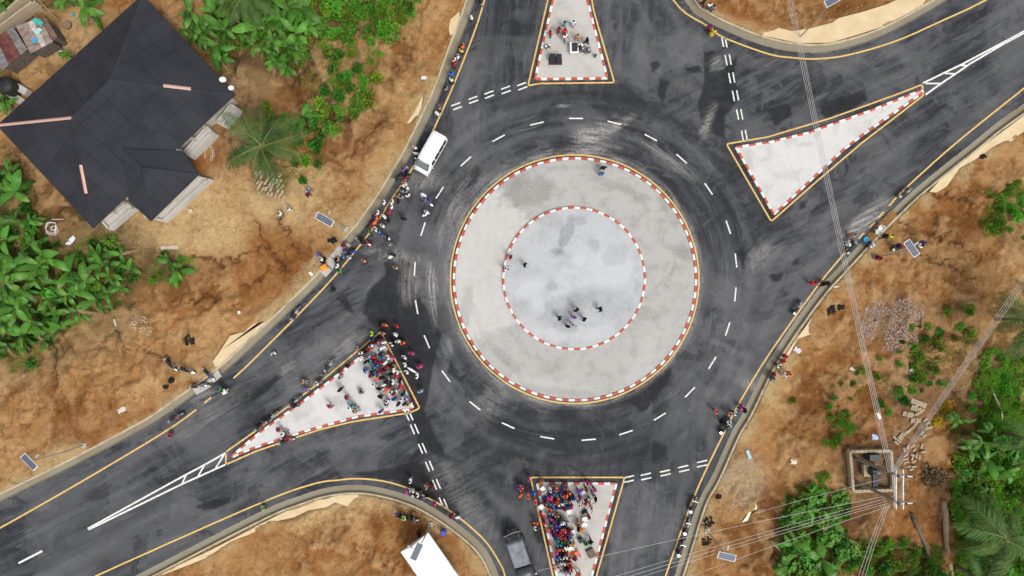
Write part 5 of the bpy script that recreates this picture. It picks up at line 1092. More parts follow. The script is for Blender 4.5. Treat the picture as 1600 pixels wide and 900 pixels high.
# ------------------------------------------------------------------ sound gear, crates, basins and bits
def speaker(px, py, rz, lab, s_=1):
    x, y = W(px, py, .8); o = empty('loudspeaker', (x, y, surf(x, y)), rz, s_); tag(o, lab, 'loudspeaker', 'loudspeakers')
    MB().box((0, 0, .55), (.62, .62, 1.1), taper=.94, bev=0).obj('cabinet', M['black'], o); MB().box((0, -.325, .55), (.54, .02, 1.0)).obj('grille', M['dmetal'], o); MB().tube([(-.1, 0, 1.09), (-.1, 0, 1.16), (.1, 0, 1.16), (.1, 0, 1.09)], .015, 5).obj('handle', M['dmetal'], o)
speaker(863,90,.06,'left of the pair of big black loudspeakers on the upper island'); speaker(873,90.5,-.04,'right of the pair of big black loudspeakers on the upper island')
speaker(907,845,.1,'small black loudspeaker on the lower island right of the crowd', .7)
x, y = W(867.5, 97); o = MB().box((0, 0, .04), (1.5, .75, .06)).obj('speaker_base', M['dmetal'], loc=(x, y, IZ)); tag(o, 'black low platform in front of the loudspeaker pair', 'platform')
x, y = W(897, 75, .8); o = empty('mixing_desk', (x, y, IZ), .05); tag(o, 'sound table with white rim and dark mixer on the upper island', 'table')
MB().box((0, 0, .76), (.95, 1.25, .05), bev=.01).obj('table_top', M['kwhite'], o); MB().box((.05, .05, .83), (.6, .95, .09), bev=.02).obj('mixer', M['dmetal'], o)
for sx in (-1, 1):
    for sy in (-1, 1): MB().tube([(sx * .42, sy * .56, 0), (sx * .42, sy * .56, .74)], .025, 5).obj('leg', M['metal'], o)
def gen(px, py, rz, lab, L=.8):
    x, y = W(px, py, .4); o = empty('generator', (x, y, surf(x, y)), rz); tag(o, lab, 'generator', 'equipment boxes'); MB().box((0, 0, .32), (L, .5, .4), bev=.05).obj('engine', M['dmetal'], o)
    fr = MB()
    for sx in (-1, 1):
        fr.tube([(sx * L * .55, -.3, .03), (sx * L * .55, -.3, .6), (sx * L * .55, .3, .6), (sx * L * .55, .3, .03)], .025, 5)
    for sy in (-.3, .3):
        for zz in (.05, .6): fr.tube([(-L * .55, sy, zz), (L * .55, sy, zz)], .025, 5)
    fr.obj('frame', M['metal'], o); MB().lathe([(.14, 0), (.16, .1), (.05, .12)], 10, (L * .2, 0, .5)).obj('fuel_cap', M['metal'], o)
gen(908,77,.1,'silver framed generator beside the sound table'); gen(918,79,.2,'dark generator box right of the silver framed one', .6)
x, y = W(923.5, 864, .3); o = empty('crate', (x, y, IZ), .5); tag(o, 'dark brown crate by the right kerb of the lower island', 'crate')
MB().box((0, 0, .03), (.85, .95, .06)).obj('base', M['dmetal'], o)
for i in range(4): MB().box((-.32 + i * .21, 0, .36), (.19, .95, .03)).obj('slat', M['bark'], o)
MB().box((.42, 0, .2), (.03, .95, .34)).box((-.42, 0, .2), (.03, .95, .34)).box((0, .46, .2), (.8, .03, .34)).box((0, -.46, .2), (.8, .03, .34)).obj('side', M['dmetal'], o)
x, y = W(913, 799, .2); o = MB().lathe([(.05, .02), (.24, .05), (.3, .16), (.2, .26), (.04, .3)], 12).obj('travel_bag', M['black'], None, True, loc=(x, y, IZ), rot=(0, 0, .6), scale=(1.3, .7, 1)); tag(o, 'dark oval bag lying on the lower island right of crowd', 'bag')
x, y = W(930, 88, .3); o = MB().lathe([(.14, 0), (.16, .3), (.16, .6), (.08, .72), (.04, .8)], 12).obj('gas_cylinder', M['plastic'], None, True, loc=(x, y, IZ), color=(.04, .13, .08)); tag(o, 'dark green cylinder near the right kerb of the upper island', 'cylinder')
def drum(px, py, r_, h, col, lab, cat='drum', name='drum', zb=None):
    x, y = W(px, py, h); z = surf(x, y) if zb is None else zb; o = empty(name, (x, y, z)); tag(o, lab, cat)
    MB().lathe([(r_ * .96, 0), (r_, .05), (r_ * .97, h * .33), (r_, h * .36), (r_ * .97, h * .66), (r_, h * .7), (r_, h - .02), (r_ * .92, h)], 16).obj('shell', M['plastic'], o, True, color=col); MB().lathe([(r_ * .9, h - .005), (r_ * .9, h + .03), (.03, h + .035)], 16).obj('lid', M['plastic'], o, color=col)
drum(692.5,833,.30,.9,(.03,.06,.5),'blue plastic drum between the drain bend and the white tent'); drum(1355.6,374,.34,.5,(.02,.35,.62),'bright cyan drum at the end of the earth crossing')
x, y = W(506, 418, .3); o = MB().box((0, 0, .14), (.75, .62, .28), bev=.06).obj('cool_box', M['plastic'], None, loc=(x, y, surf(x, y)), rot=(0, 0, .5), color=(.8, .30, .02)); tag(o, 'bright orange box standing on the lowest drain slab', 'box')
# ------------------------------------------------------------------ overhead power line
PZ = 8.7
b1, b2 = Vector((*W(1336,716), 0)), Vector((*W(1336,752), 0)); t1, t2 = Vector((*W(1408,745,PZ), PZ)), Vector((*W(1408,787,PZ), PZ))
po = empty('utility_pole_frame', (b1.x, b1.y, gz(b1.x, b1.y))); O_ = Vector(po.location); tag(po, 'twin timber power poles joined by crossbeams over the block enclosure', 'power pole')
b1.z = gz(b1.x, b1.y) - .3; b2.z = gz(b2.x, b2.y) - .3; rel = lambda v: tuple(Vector(v) - O_)
for b, t in ((b1, t1), (b2, t2)): MB().tube([rel(b), rel(b.lerp(t, .5)), rel(t)], [.19, .17, .13], 10).obj('pole', M['bark'] if 0 else M['polew'] if 'polew' in M else M['bark'], po)
ax = (t2 - t1).normalized(); si = Vector((ax.y, -ax.x, 0))
for k, (dz, off) in enumerate(((-.35, .32), (-.35, -.38), (-1.0, .1))): MB().box(rel((t1 + t2) / 2 + Vector((0, 0, dz)) + si * off), ((t2 - t1).length + 1.3, .12, .16), math.atan2(ax.y, ax.x)).obj('crossbeam', M['beam'], po)
for q, L in ((t1, 1.9), (t2, 1.9)):
    MB().box(rel(q + Vector((0, 0, -.15)) - si * .5), (L, .11, .12), math.atan2(si.y, si.x)).obj('crossarm', M['beam'], po)
    MB().tube([rel(q + Vector((0, 0, -.2)) - si * 1.3), rel(q + Vector((0, 0, -1.3)))], .035, 5).obj('brace', M['galv'], po)
for q in (t1, t2):
    for k in (-1.3, -.5, .3): MB().lathe([(.03, 0), (.09, .03), (.05, .08), (.09, .12), (.05, .17), (.09, .21), (.02, .27)], 8, rel(q + si * k + Vector((0, 0, -.08)))).obj('insulator', M['kred' if 0 else 'dmetal'], po)
MB().box(rel((t1 + t2) / 2 + Vector((-1.2, .3, -2.6))), (.5, 1.3, .35)).obj('switch_box', M['dmetal'], po)
def cable(p0, p1, r_=.022, sag=.5, label='', group=''):
    n = 16; P = []
    for i in range(n + 1): t = i / n; q = Vector(p0).lerp(Vector(p1), t); q.z -= sag * 4 * t * (1 - t); P.append(q)
    c = P[0]; o = MB().tube([tuple(q - c) for q in P], r_, 5).obj('power_cable', M['cable'], loc=tuple(c)); tag(o, label, 'cable', group)
def at(px, py, z): return Vector((*W(px, py, z), z))
for i, dx in enumerate((-5, -1.5, 2, 5)):
    cable(at(1392 + dx * .8, 738, 8.5), at(1229 + dx * .8, -30, 8.3), .021, .3, 'bare overhead cable running up the picture from pole frame to top edge, %s of four' % ORD[i], 'cables running up from the pole frame')
for i, dx in enumerate((-5, -1, 3, 6)):
    cable(at(1396 + dx * .5, 736 + dx * .3, 8.5), at(1640 + dx * .8, 385 + dx * .6, 8.3), .021, .3, 'overhead cable running from pole frame to the right edge, %s of four' % ORD[i], 'cables running to the right edge')
for i, (a0, a1, b0, b1_) in enumerate(((1380, 776, 840, 892), (1384, 779, 850, 935), (1386, 783, 855, 941), (1388, 786, 860, 947), (1392, 790, 930, 957))):
    cable(at(a0, a1, 8.5), at(b0, b1_, 8.3), .018, .4, 'overhead cable running left over the lower right road from pole frame, %s from top' % ORD[i], 'cables over the lower right road')
for i, dx in enumerate((-3.5, 0, 3.5)):
    cable(at(1386 + dx, 788, 8.5), at(1338 + dx * 1.6, 930, 8.3), .02, .2, 'overhead cable running down to the bottom edge from pole frame, %s from left' % ORD[i], 'cables running to the bottom edge')
cable(at(1386, 747, 6.6), at(1180, 802, 5.6), .018, .2, 'thin stay wire running left from the pole frame over the shrubs', 'stay wires')
# block enclosure with transformer
ex, ey_ = W(1360, 735); eo = empty('block_enclosure', (ex, ey_, gz(ex, ey_) - .12)); tag(eo, 'square sandcrete block enclosure round the transformer', 'enclosure')
CPB = bm_.mesh('coping_block', M['block']); cor = [W(*p, .7) for p in ((1327,705),(1391,704),(1395,765),(1332,767))]
for i in range(4): block_wall(eo, cor[i], cor[(i + 1) % 4], 3, ex, ey_, 0)
for i in range(4):
    a, b = Vector(cor[i]), Vector(cor[(i + 1) % 4]); L = (b - a).length; n = int(L / .46); d = (b - a) / L
    for j in range(n): p = a + d * (j + .5) * L / n; obj('coping_block', CPB, eo, (p.x - ex, p.y - ey_, .705), (0, 0, math.atan2(d.y, d.x) + R.uniform(-.04, .04)), (1.02, 1.55, .45))
tx, ty = W(1362, 736, 1.0); tr = empty('transformer', (tx, ty, gz(tx, ty)), .05); tag(tr, 'grey transformer with cooling fins on a block plinth inside the enclosure', 'transformer')
MB().box((0, 0, .25), (1.5, 1.3, .6)).obj('plinth', M['block'], tr); MB().box((.1, 0, 1.05), (.85, .6, 1.0), bev=.05).obj('tank', M['dmetal'], tr); f_ = MB()
for i in range(6):
    for s_ in (-1, 1): f_.box((-.22 + i * .13, s_ * .39, 1.0), (.03, .2, .75))
f_.obj('cooling_fins', M['dmetal'], tr)
for i in range(3): MB().lathe([(.04, 0), (.08, .04), (.04, .1), (.08, .14), (.03, .25)], 8, (-.15 + i * .25, 0, 1.54)).obj('bushing', M['kwhite'], tr)
gx, gy = W(1364, 714, 1.0); o = empty('switch_cabinet', (gx, gy, gz(gx, gy)), 0.03); tag(o, 'dark feeder cabinet against the upper wall inside the enclosure', 'cabinet'); MB().box((0, 0, .6), (1.2, .7, 1.3), bev=.03).obj('case', M['dmetal'], o); MB().box((-.3, -.36, .6), (.55, .02, 1.1)).box((.3, -.36, .6), (.55, .02, 1.1)).obj('door', M['galv'], o)
# ------------------------------------------------------------------ loose blocks
def loose(px, py, deg, lab, group, z=0):
    x, y = W(px, py); o = obj('concrete_block', BLK, None, (x, y, gz(x, y) + z - .02), (R.uniform(-.05, .05), R.uniform(-.05, .05), math.radians(deg)), (1.25, 1.05, 1)); tag(o, lab, 'block', group)
rows = []
for i in range(8): rows.append((1425 + i * 3.0, 626 + i * 1.1, 72))
for i in range(5): rows.append((1425 + i * 3.1, 636 + i * 1.6, 66))
for i in range(5): rows.append((1412 + i * 3.1, 646 + i * .6, 75))
for i in range(3): rows.append((1428 + i * 3.2, 648 + i * -1.4, 40))
for i in range(4): rows.append((1424 + i * 4.3, 657 - i * .3, 80))
for i in range(5): rows.append((1421 + i * 3, 672 - i * 3, 55))
for i in range(4): rows.append((1408 + i * 3.2, 680 - i * 1.8, 48))
for i in range(5): rows.append((1401 + i * 2.6, 692 - i * 3.4, -40))
rows += [(1446,656,30),(1448,661,32),(1450,667,28),(1445,668,60),(1438,676,50),(1440,680,35),(1398,684,-50),(1441,642,50),(1437,640,52),(1432,634,20),(1444,634,70),(1413,703,-70),(1418,698,65),(1426,697,40),(1429,703,35),(1439,697,70),(1440,705,5),(1426,711,-15),(1425,716,75),(1431,712,78),(1435,714,80),(1414,711,40),(1414,717,25),(1415,722,15),(1428,721,30),(1420,729,15),(1423,733,5),(1427,729,10)]
rows.sort(key=lambda r: r[1])
LB = 'loose tan sandcrete block in the scattered heap above the enclosure'
for i, r in enumerate(rows): loose(*r, f'loose tan block in the heap above the enclosure, {ordn(i)} from top', 'loose blocks above the enclosure')
NB = 0
for j in range(5):
    for i in range(7):
        if (i + j * 3) % 8 == 5: continue
        NB += 1
        loose(401 + i * 6.2 + j * 1.5 + R.uniform(-1, 1), 268 + j * 8.4 + i * 1.2 + R.uniform(-1.4, 1.4), 62 + R.uniform(-9, 9), f'tan block laid out beneath the coconut palm, row {ORD[j]} from top, {ORD[i]} along', 'blocks drying beneath the palm')

# ------------------------------------------------------------------ plants
def leaf_mesh(L, wd, rise, droop, n=9, fold=.25, seed=0, tat=.0):
    rr = random.Random(seed); V = []; F = []; tone = []
    for i in range(n + 1):
        t = i / n; y = L * (t - .06 * t * t * droop); z = rise * L * t - droop * L * t * t
        w = wd * (math.sin(math.pi * min(1, t * .93 + .07)) ** .55) * (.18 if i == 0 else 1) * (1 if i < n else .02)
        for sx in (-1, -.5, 0, .5, 1):
            e_ = (1 - tat * rr.random()) if abs(sx) == 1 else 1
            V.append((sx * w * e_, y + rr.uniform(-.02, .02) * abs(sx), z + fold * w * (abs(sx) - abs(sx) ** 2 * 1.25) + rr.uniform(-.012, .012)))
    for i in range(n):
        for k in range(4): F.append((5 * i + k, 5 * i + k + 1, 5 * i + 5 + k + 1, 5 * i + 5 + k))
    return V, F
BL = []
for i, (L, w, ri, dr, ta) in enumerate(((2.1, .40, .75, .75, .12), (2.4, .44, .95, .85, .2), (1.8, .36, 1.1, .6, .1), (2.2, .40, .35, .9, .3), (1.5, .33, .5, .5, .1))): BL.append(mesh('leaf', *leaf_mesh(L, w, ri, dr, seed=i, tat=ta), M['banana'], True))
BY = mesh('leaf', *leaf_mesh(1.9, .27, .3, 1.1, seed=9, tat=.5), M['dry'], True)
st_ = MB().tube([(0, 0, -.2), (.02, .02, 1), (.0, .03, 1.9)], [.15, .12, .07], 8).mesh('stem', M['stem'] if 'stem' in M else M['bark'], True)
def banana(px, py, s_, lab, group, n=None):
    x, y = W(px, py, 1.2); o = empty('banana_plant', (x, y, gz(x, y)), R.uniform(0, 6.28), s_); tag(o, lab, 'banana plant', group)
    hgt = R.uniform(.55, 1.25); obj('stem', st_, o, scale=(1, 1, hgt)); n = n or R.randint(5, 9); a0 = R.uniform(0, 6.28)
    for i in range(n):
        m = BL[R.choice((0, 0, 1, 1, 2, 3, 4))] if R.random() > .07 else BY
        obj('leaf', m, o, (R.uniform(-.12, .12), R.uniform(-.12, .12), 1.75 * hgt + R.uniform(-.55, .2)), (R.uniform(-.3, .35), R.uniform(-.5, .5), a0 + i * 2.4 + R.uniform(-.9, .9)), (R.uniform(.65, 1.15),) * 3)
def cluster(pts, what, grp, fn, frm='left', axis=0, sc=(.85, 1.15)):
    pts = sorted(pts, key=lambda p: p[axis])
    for i, p in enumerate(pts): fn(p[0], p[1], p[2] if len(p) > 2 else R.uniform(*sc), f'{what}, {ordn(i)} from {frm}', grp)
cluster([(300,22),(312,42),(340,72),(332,18),(392,66),(405,45),(355,50),(372,30),(420,30),(437,50),(455,22),(452,72),(432,96),(468,58),(415,78),(410,8),(440,20),(362,8),(345,95,.7),(322,58),(392,22),(425,62),(300,60,.8),(448,105,.8),(475,20),(485,45,.8),(430,5)], 'banana plant in the upper grove right of the roof', 'bananas right of the roof', banana)
cluster([(20,268),(8,298),(34,302),(5,340),(28,345),(15,375),(45,382),(75,398),(30,410),(5,420),(60,430),(95,440),(20,445),(45,455),(140,440),(165,415,.8),(188,398,.8),(152,400,.8),(180,430,.9),(200,420,.7),(110,460),(75,470),(30,480),(10,500),(55,500),(90,490),(125,485,.9),(150,468,.9),(172,458,.8),(40,520),(15,540),(70,530),(100,512,.9),(190,450,.7),(8,470),(70,415),(110,425),(48,345,.7)], 'banana plant in the grove below the roof', 'bananas below the roof', banana)
cluster([(262,410,.75),(276,424,.75),(474,180,.75),(300,95,.6)], 'small banana plant standing apart on bare soil', 'lone small bananas', banana)
cluster([(104,2),(136,14),(-2,10),(4,150),(10,166,.8),(102,84,.5)], 'banana plant by the top left sheds', 'bananas by the sheds', banana)
cluster([(1262,795,.8),(1295,815,.9),(1240,850,.9),(1285,875,1.0),(1225,885,.9),(1320,840,.7)], 'banana plant rising from the thicket beneath the cables', 'bananas beneath the cables', banana)
cluster([(1530,690,.9),(1542,716,.9),(1552,674,.8),(1510,700,.7),(1498,655,.7),(1570,735,.8),(1528,740,.7),(1595,705,.8)], 'banana plant right of the block heap', 'bananas right of the block heap', banana)
# leafy shrubs: crowns of many separate leaves
def crown_mesh(name, rx, rz_, nleaf, ls, mat, seed, lobes=5):
    rr = random.Random(seed); V = []; F = []; T = []; C_ = [(rr.uniform(-.6, .6) * rx, rr.uniform(-.6, .6) * rx, rr.uniform(.2, .9) * rz_, rr.uniform(.35, .65) * rx) for _ in range(lobes)]
    for i in range(nleaf):
        c = rr.choice(C_); th, u = rr.uniform(0, 6.283), rr.uniform(-.35, 1); q = math.sqrt(max(0, 1 - u * u)); d = Vector((q * math.cos(th), q * math.sin(th), u)); rad = c[3] * rr.uniform(.55, 1.08)
        p = Vector(c[:3]) + Vector((d.x * rad, d.y * rad, d.z * rad * .9)); 
        if p.z < .05: p.z = rr.uniform(.05, .3)
        o_ = (d + Vector((rr.uniform(-.6, .6), rr.uniform(-.6, .6), rr.uniform(-.2, .5)))).normalized(); s_ = o_.cross(Vector((rr.uniform(-1, 1), rr.uniform(-1, 1), rr.uniform(.3, 1)))).normalized(); L = ls * rr.uniform(.6, 1.35); w = L * .34; nrm = s_.cross(o_); k = len(V)
        V += [tuple(p), tuple(p + o_ * L * .45 + s_ * w + nrm * L * .06), tuple(p + o_ * L - nrm * L * .12), tuple(p + o_ * L * .45 - s_ * w + nrm * L * .06)]; F.append((k, k + 1, k + 2, k + 3)); t = rr.random() ** 2 * .9; T += [t] * 4
    m = mesh(name, V, F, mat); a = m.attributes.new('tone', 'FLOAT', 'POINT'); a.data.foreach_set('value', np.array(T, np.float32)); return m
CR = [crown_mesh('crown', .62, .7, 260, .24, M['shrub'], 1), crown_mesh('crown', .7, .55, 330, .18, M['shrub'], 2, 6), crown_mesh('crown', .55, .8, 160, .34, M['shrub_d'], 3, 4), crown_mesh('crown', .6, .6, 240, .26, M['shrub_d'], 4), crown_mesh('crown', .75, .5, 420, .14, M['shrub'], 5, 8), crown_mesh('crown', .6, .6, 150, .32, M['shrub'], 6, 4)]
def broad_mesh(seed, n, rx, hz_, ls):
    rr = random.Random(seed); V = []; F = []; T = []
    for i in range(n):
        a, q = rr.uniform(0, 6.283), rx * math.sqrt(rr.random()); p = Vector((q * math.cos(a), q * math.sin(a), hz_ * (1 - .5 * (q / rx) ** 2) * rr.uniform(.45, 1.1))); b = a + rr.uniform(-1.2, 1.2); o_ = Vector((math.cos(b), math.sin(b), rr.uniform(-.7, .15))).normalized(); s_ = Vector((-math.sin(b), math.cos(b), rr.uniform(-.3, .3))).normalized(); nn = o_.cross(s_); L = ls * rr.uniform(.55, 1.3); k = len(V)
        V.append(tuple(p))
        for (u, v, w_) in ((-.12, .28, .02), (.18, .46, .05), (.55, .40, .03), (1.0, 0, -.12), (.55, -.40, .03), (.18, -.46, .05), (-.12, -.28, .02)): V.append(tuple(p + o_ * L * u + s_ * L * v + nn * L * w_))
        F += [(k, k + 1, k + 2, k + 3), (k, k + 3, k + 4), (k, k + 4, k + 5), (k, k + 5, k + 6, k + 7)]; t = rr.random() ** 1.6; T += [t] * 8
    m = mesh('crown', V, F, M['broad']); a_ = m.attributes.new('tone', 'FLOAT', 'POINT'); a_.data.foreach_set('value', np.array(T, np.float32)); return m
BRD = [broad_mesh(31, 80, .85, 1.1, .36), broad_mesh(32, 110, .95, .9, .28), broad_mesh(33, 50, .7, 1.2, .46)]
CY = crown_mesh('crown', .75, .55, 190, .30, M['yleaf'], 7, 6); CB = crown_mesh('crown', .95, .45, 900, .15, M['shrub'], 8, 9)
sst = MB().tube([(0, 0, -.15), (.03, 0, .3), (.05, .04, .6)], [.05, .04, .015], 6).tube([(.03, 0, .25), (-.2, .1, .5)], [.03, .012], 5).tube([(.03, 0, .3), (.15, -.2, .55)], [.025, .01], 5).mesh('stem', M['bark'])
def shrub_of(meshes, name='shrub', cat='shrub', zs=(.8, 1.2)):
    def f(px, py, s_, lab, group):
        x, y = W(px, py, .4); o = empty(name, (x, y, gz(x, y) - .02), R.uniform(0, 6.28), s_); tag(o, lab, cat, group); obj('crown', R.choice(meshes), o, rot=(0, 0, R.uniform(0, 6.28)), scale=(1, 1, R.uniform(*zs))); obj('stem', sst, o)
    return f
def scatter(poly, n, mind, seed):
    rr = random.Random(seed); P = wpts(poly); x0, x1 = min(p[0] for p in poly), max(p[0] for p in poly); y0, y1 = min(p[1] for p in poly), max(p[1] for p in poly); out = []; tries = 0
    while len(out) < n and tries < n * 60:
        tries += 1; a, b = rr.uniform(x0, x1), rr.uniform(y0, y1)
        if not ipp(*W(a, b), P): continue
        if any((a - q[0]) ** 2 + (b - q[1]) ** 2 < mind ** 2 for q in out): continue
        out.append((a, b))
    return out
cluster([(1245,790,.8),(1270,778,.8),(1260,812,.9),(1290,802,.8),(1303,830,.9),(1280,850),(1255,842,.9),(1240,822,.8),(1312,862,.9),(1262,872),(1232,862,.9),(1236,892,1.1),(1300,884,.8)], 'broad-leaved plant in the thicket beneath the cables', 'broad-leaved plants beneath the cables', shrub_of(BRD, 'broad_leaved_plant', 'plant'))
crop = [(465,-10),(658,-10),(645,25),(618,60),(606,90),(592,140),(578,178),(548,205),(505,225),(478,205),(498,150),(500,105),(470,95)]
cluster([(a, b, R.uniform(.55, 1.15)) for a, b in scatter(crop, 70, 11, 5)], 'leafy crop shrub in the plot beside the upper left road bank', 'crop shrubs in the upper plot', shrub_of([CR[0], CR[1], CR[2], CR[5], CR[5], BRD[1]]))
cluster([(a, b, R.uniform(.8, 1.5)) for a, b in scatter([(480,-5),(650,-5),(635,30),(600,55),(560,45),(520,60),(485,40)], 26, 13, 25)], 'big bushy shrub at the top of the upper plot', 'big shrubs at the top of the upper plot', shrub_of([CR[0], CR[1], CR[4]]))
cluster([(a, b, R.uniform(.6, 1.1)) for a, b in scatter([(295,5),(480,-5),(490,90),(450,120),(425,95),(400,75),(340,85),(320,95),(285,40)], 26, 14, 61)], 'low shrub among the bananas right of the roof', 'undergrowth right of the roof', shrub_of([CR[2], CR[3], BRD[1], CR[0]]))
cluster([(a, b, R.uniform(.6, 1.0)) for a, b in scatter([(400,160),(500,200),(505,250),(480,290),(440,290),(470,230),(420,190)], 16, 10, 8)], 'shrub under the coconut palm', 'shrubs under the palm', shrub_of([CR[0], CR[2], CR[3]]))
cluster([(a, b, R.uniform(.6, 1.1)) for a, b in scatter([(0,560),(0,250),(35,250),(60,330),(100,380),(120,370),(215,385),(215,430),(170,470),(120,500),(70,560),(40,580)], 60, 14, 9)], 'low shrub among the bananas below the roof', 'undergrowth below the roof', shrub_of([CR[2], CR[3], BRD[1], BRD[2]]))
cluster([(250,428,.7),(285,405,.7),(270,438,.8),(255,398,.6),(290,425,.6),(240,440,.6)], 'small shrub around the lone bananas on bare soil', 'shrubs by the lone bananas', shrub_of([CR[0], CR[3], CR[1]]))
cluster([(a, b, R.uniform(.45, .8)) for a, b in scatter([(1300,645),(1325,640),(1340,665),(1325,690),(1298,712),(1288,700),(1300,670)], 13, 9, 71) + scatter([(1280,742),(1298,740),(1300,765),(1285,780),(1272,770)], 7, 8, 72)], 'bright green bush left of the enclosure', 'bushes left of the enclosure', shrub_of([CR[1], CR[4], CR[0]], 'bush', 'bush'))
cluster([(a, b, R.uniform(.6, 1.2)) for a, b in scatter([(1570,290),(1612,275),(1612,380),(1575,372),(1545,365),(1560,335)], 15, 12, 73)], 'bright green bush at the right edge', 'bushes at the right edge', shrub_of([CR[1], CR[0], CR[4]], 'bush', 'bush'))
cluster([(1440,560,.9),(1447,532,.8),(1470,520,.8),(1455,577,1.0),(1440,592,1.0),(1402,612,.9),(1412,626,.9),(1350,580,.6),(1508,485,.9),(1515,520,.9),(1432,575,.8),(1466,542,.7),(1380,632,.7),(1370,590,.6),(1332,600,.5),(1432,548,.7),(1475,600,.7),(1240,627,.6),(1480,485,.7),(1452,510,.7),(1390,645,.6),(1425,610,.8),(1500,510,.7)], 'shrub on the bare right bank', 'shrubs on the right bank', shrub_of([CR[0], CR[1], CR[3], CR[5]]))
cluster([(1478,643,.9),(1468,660,.8),(1490,655,.7),(1484,632,.7)], 'yellow-leaved shrub right of the block heap', 'yellow shrubs', shrub_of([CY], 'yellow_shrub'))
cluster([(a, b, R.uniform(.8, 1.4)) for a, b in scatter([(1500,700),(1560,690),(1610,700),(1610,900),(1490,905),(1490,760)], 60, 13, 14)], 'dense shrub in the lower right thicket', 'shrubs in the lower right thicket', shrub_of([CR[2], CR[0], CR[0], CR[1], BRD[0], CR[1], BRD[1]]))
cluster([(a, b, R.uniform(.8, 1.3)) for a, b in scatter([(1228,775),(1300,760),(1330,800),(1345,900),(1215,905),(1220,820)], 30, 12, 15)], 'shrub in the thicket beneath the cables', 'shrubs beneath the cables', shrub_of([BRD[1], BRD[0], CR[3], CR[2], CR[1], CR[3], BRD[2]]))
cluster([(a, b, R.uniform(.8, 1.2)) for a, b in scatter([(1350,860),(1420,840),(1475,870),(1470,910),(1350,910)], 18, 12, 16)], 'shrub at the bottom edge below the pole frame', 'shrubs below the pole frame', shrub_of([CR[1], CR[3], CR[0]]))
cluster([(a, b, R.uniform(.7, 1.1)) for a, b in scatter([(-10,-5),(40,-5),(20,25),(-10,40)], 6, 10, 17)], 'shrub at the top left corner', 'shrubs at the top left corner', shrub_of([CR[2], CR[0]]))
cluster([(a, b, R.uniform(.5, .95)) for a, b in scatter([(1545,545),(1605,560),(1608,690),(1540,690),(1500,650),(1525,590)], 26, 13, 44)], 'light green shrub in the grass right of the block heap', 'shrubs in the right-hand grass', shrub_of([CR[1], CR[0], CR[4], CR[5]]))
# coconut palms
def frond_mesh(L, seed, mat):
    rr = random.Random(seed); mb = MB(); P = []
    for i in range(11): t = i / 10; P.append(Vector((.08 * math.sin(t * 3 + seed), L * t * (1 - .12 * t), L * (.42 * t - .62 * t * t))))
    N = 40
    for k in range(N):
        t = .08 + .92 * k / N; f = t * 10; i = min(9, int(f)); p = P[i].lerp(P[i + 1], f - i); d = (P[i + 1] - P[i]).normalized(); s0 = d.cross(Vector((0, 0, 1))).normalized(); ll = L * .24 * (math.sin(math.pi * (t * .86 + .12)) ** .7) * rr.uniform(.85, 1.1)
        for s_ in (-1, 1):
            o_ = (s0 * s_ + d * .62 + Vector((0, 0, -.35 + rr.uniform(-.35, .25)))).normalized(); w = d * .038; e_ = p + o_ * ll + Vector((0, 0, -.12 * ll)); m_ = p + o_ * ll * .5; k0 = len(mb.v)
            mb.v += [tuple(p - w * .5), tuple(p + w * .5), tuple(m_ + w), tuple(e_), tuple(m_ - w)]; mb.f += [(k0, k0 + 1, k0 + 2, k0 + 4), (k0 + 4, k0 + 2, k0 + 3)]
    rb = MB().tube([tuple(p + Vector((0, 0, .02))) for p in P], [.045 - .035 * i / 10 for i in range(11)], 4); k0 = len(mb.f); mb.add(rb.v, rb.f); m = mb.mesh('frond', [mat, M['rachis']])
    for q in m.polygons:
        if q.index >= k0: q.material_index = 1
    return m
FR = [frond_mesh(4.6, i, M['palm']) for i in range(3)]
def palm(px, py, hgt, s_, lab, n=19):
    x, y = W(px, py, hgt); g = gz(x, y); o = empty('coconut_palm', (x, y, g), 0, 1); tag(o, lab, 'palm tree', 'coconut palms')
    MB().tube([(.3, -.2, -.3), (.1, 0, hgt * .5), (0, 0, hgt)], [.24, .17, .14], 9).obj('trunk', M['bark'], o)
    cn = MB()
    for i in range(5): a = i * 1.26; cn.lathe([(.02, -.13), (.11, -.06), (.12, .04), (.02, .13)], 8, (math.cos(a) * .24, math.sin(a) * .24, hgt - .15))
    cn.obj('coconuts', M['shrub_d'], o)
    for i in range(n): obj('frond', R.choice(FR), o, (0, 0, hgt), (R.uniform(-.5, .35), R.uniform(-.5, .5), i * 2.4 + R.uniform(-.6, .6)), (s_ * R.uniform(.6, 1.12),) * 3)
palm(408,228,5.0,1.22,'coconut palm right of the house beside the drying blocks'); palm(1612,500,6,1.1,'coconut palm at the right edge below the mud path'); palm(1570,842,5,1.25,'large coconut palm in the lower right corner thicket'); palm(384,-8,5,.8,'coconut palm at the top edge right of the roof apex'); palm(1528,905,4,.8,'coconut palm at the bottom edge right of the fallen trunks', 11); palm(1618,690,5,.9,'coconut palm at the right edge beside bananas', 12)
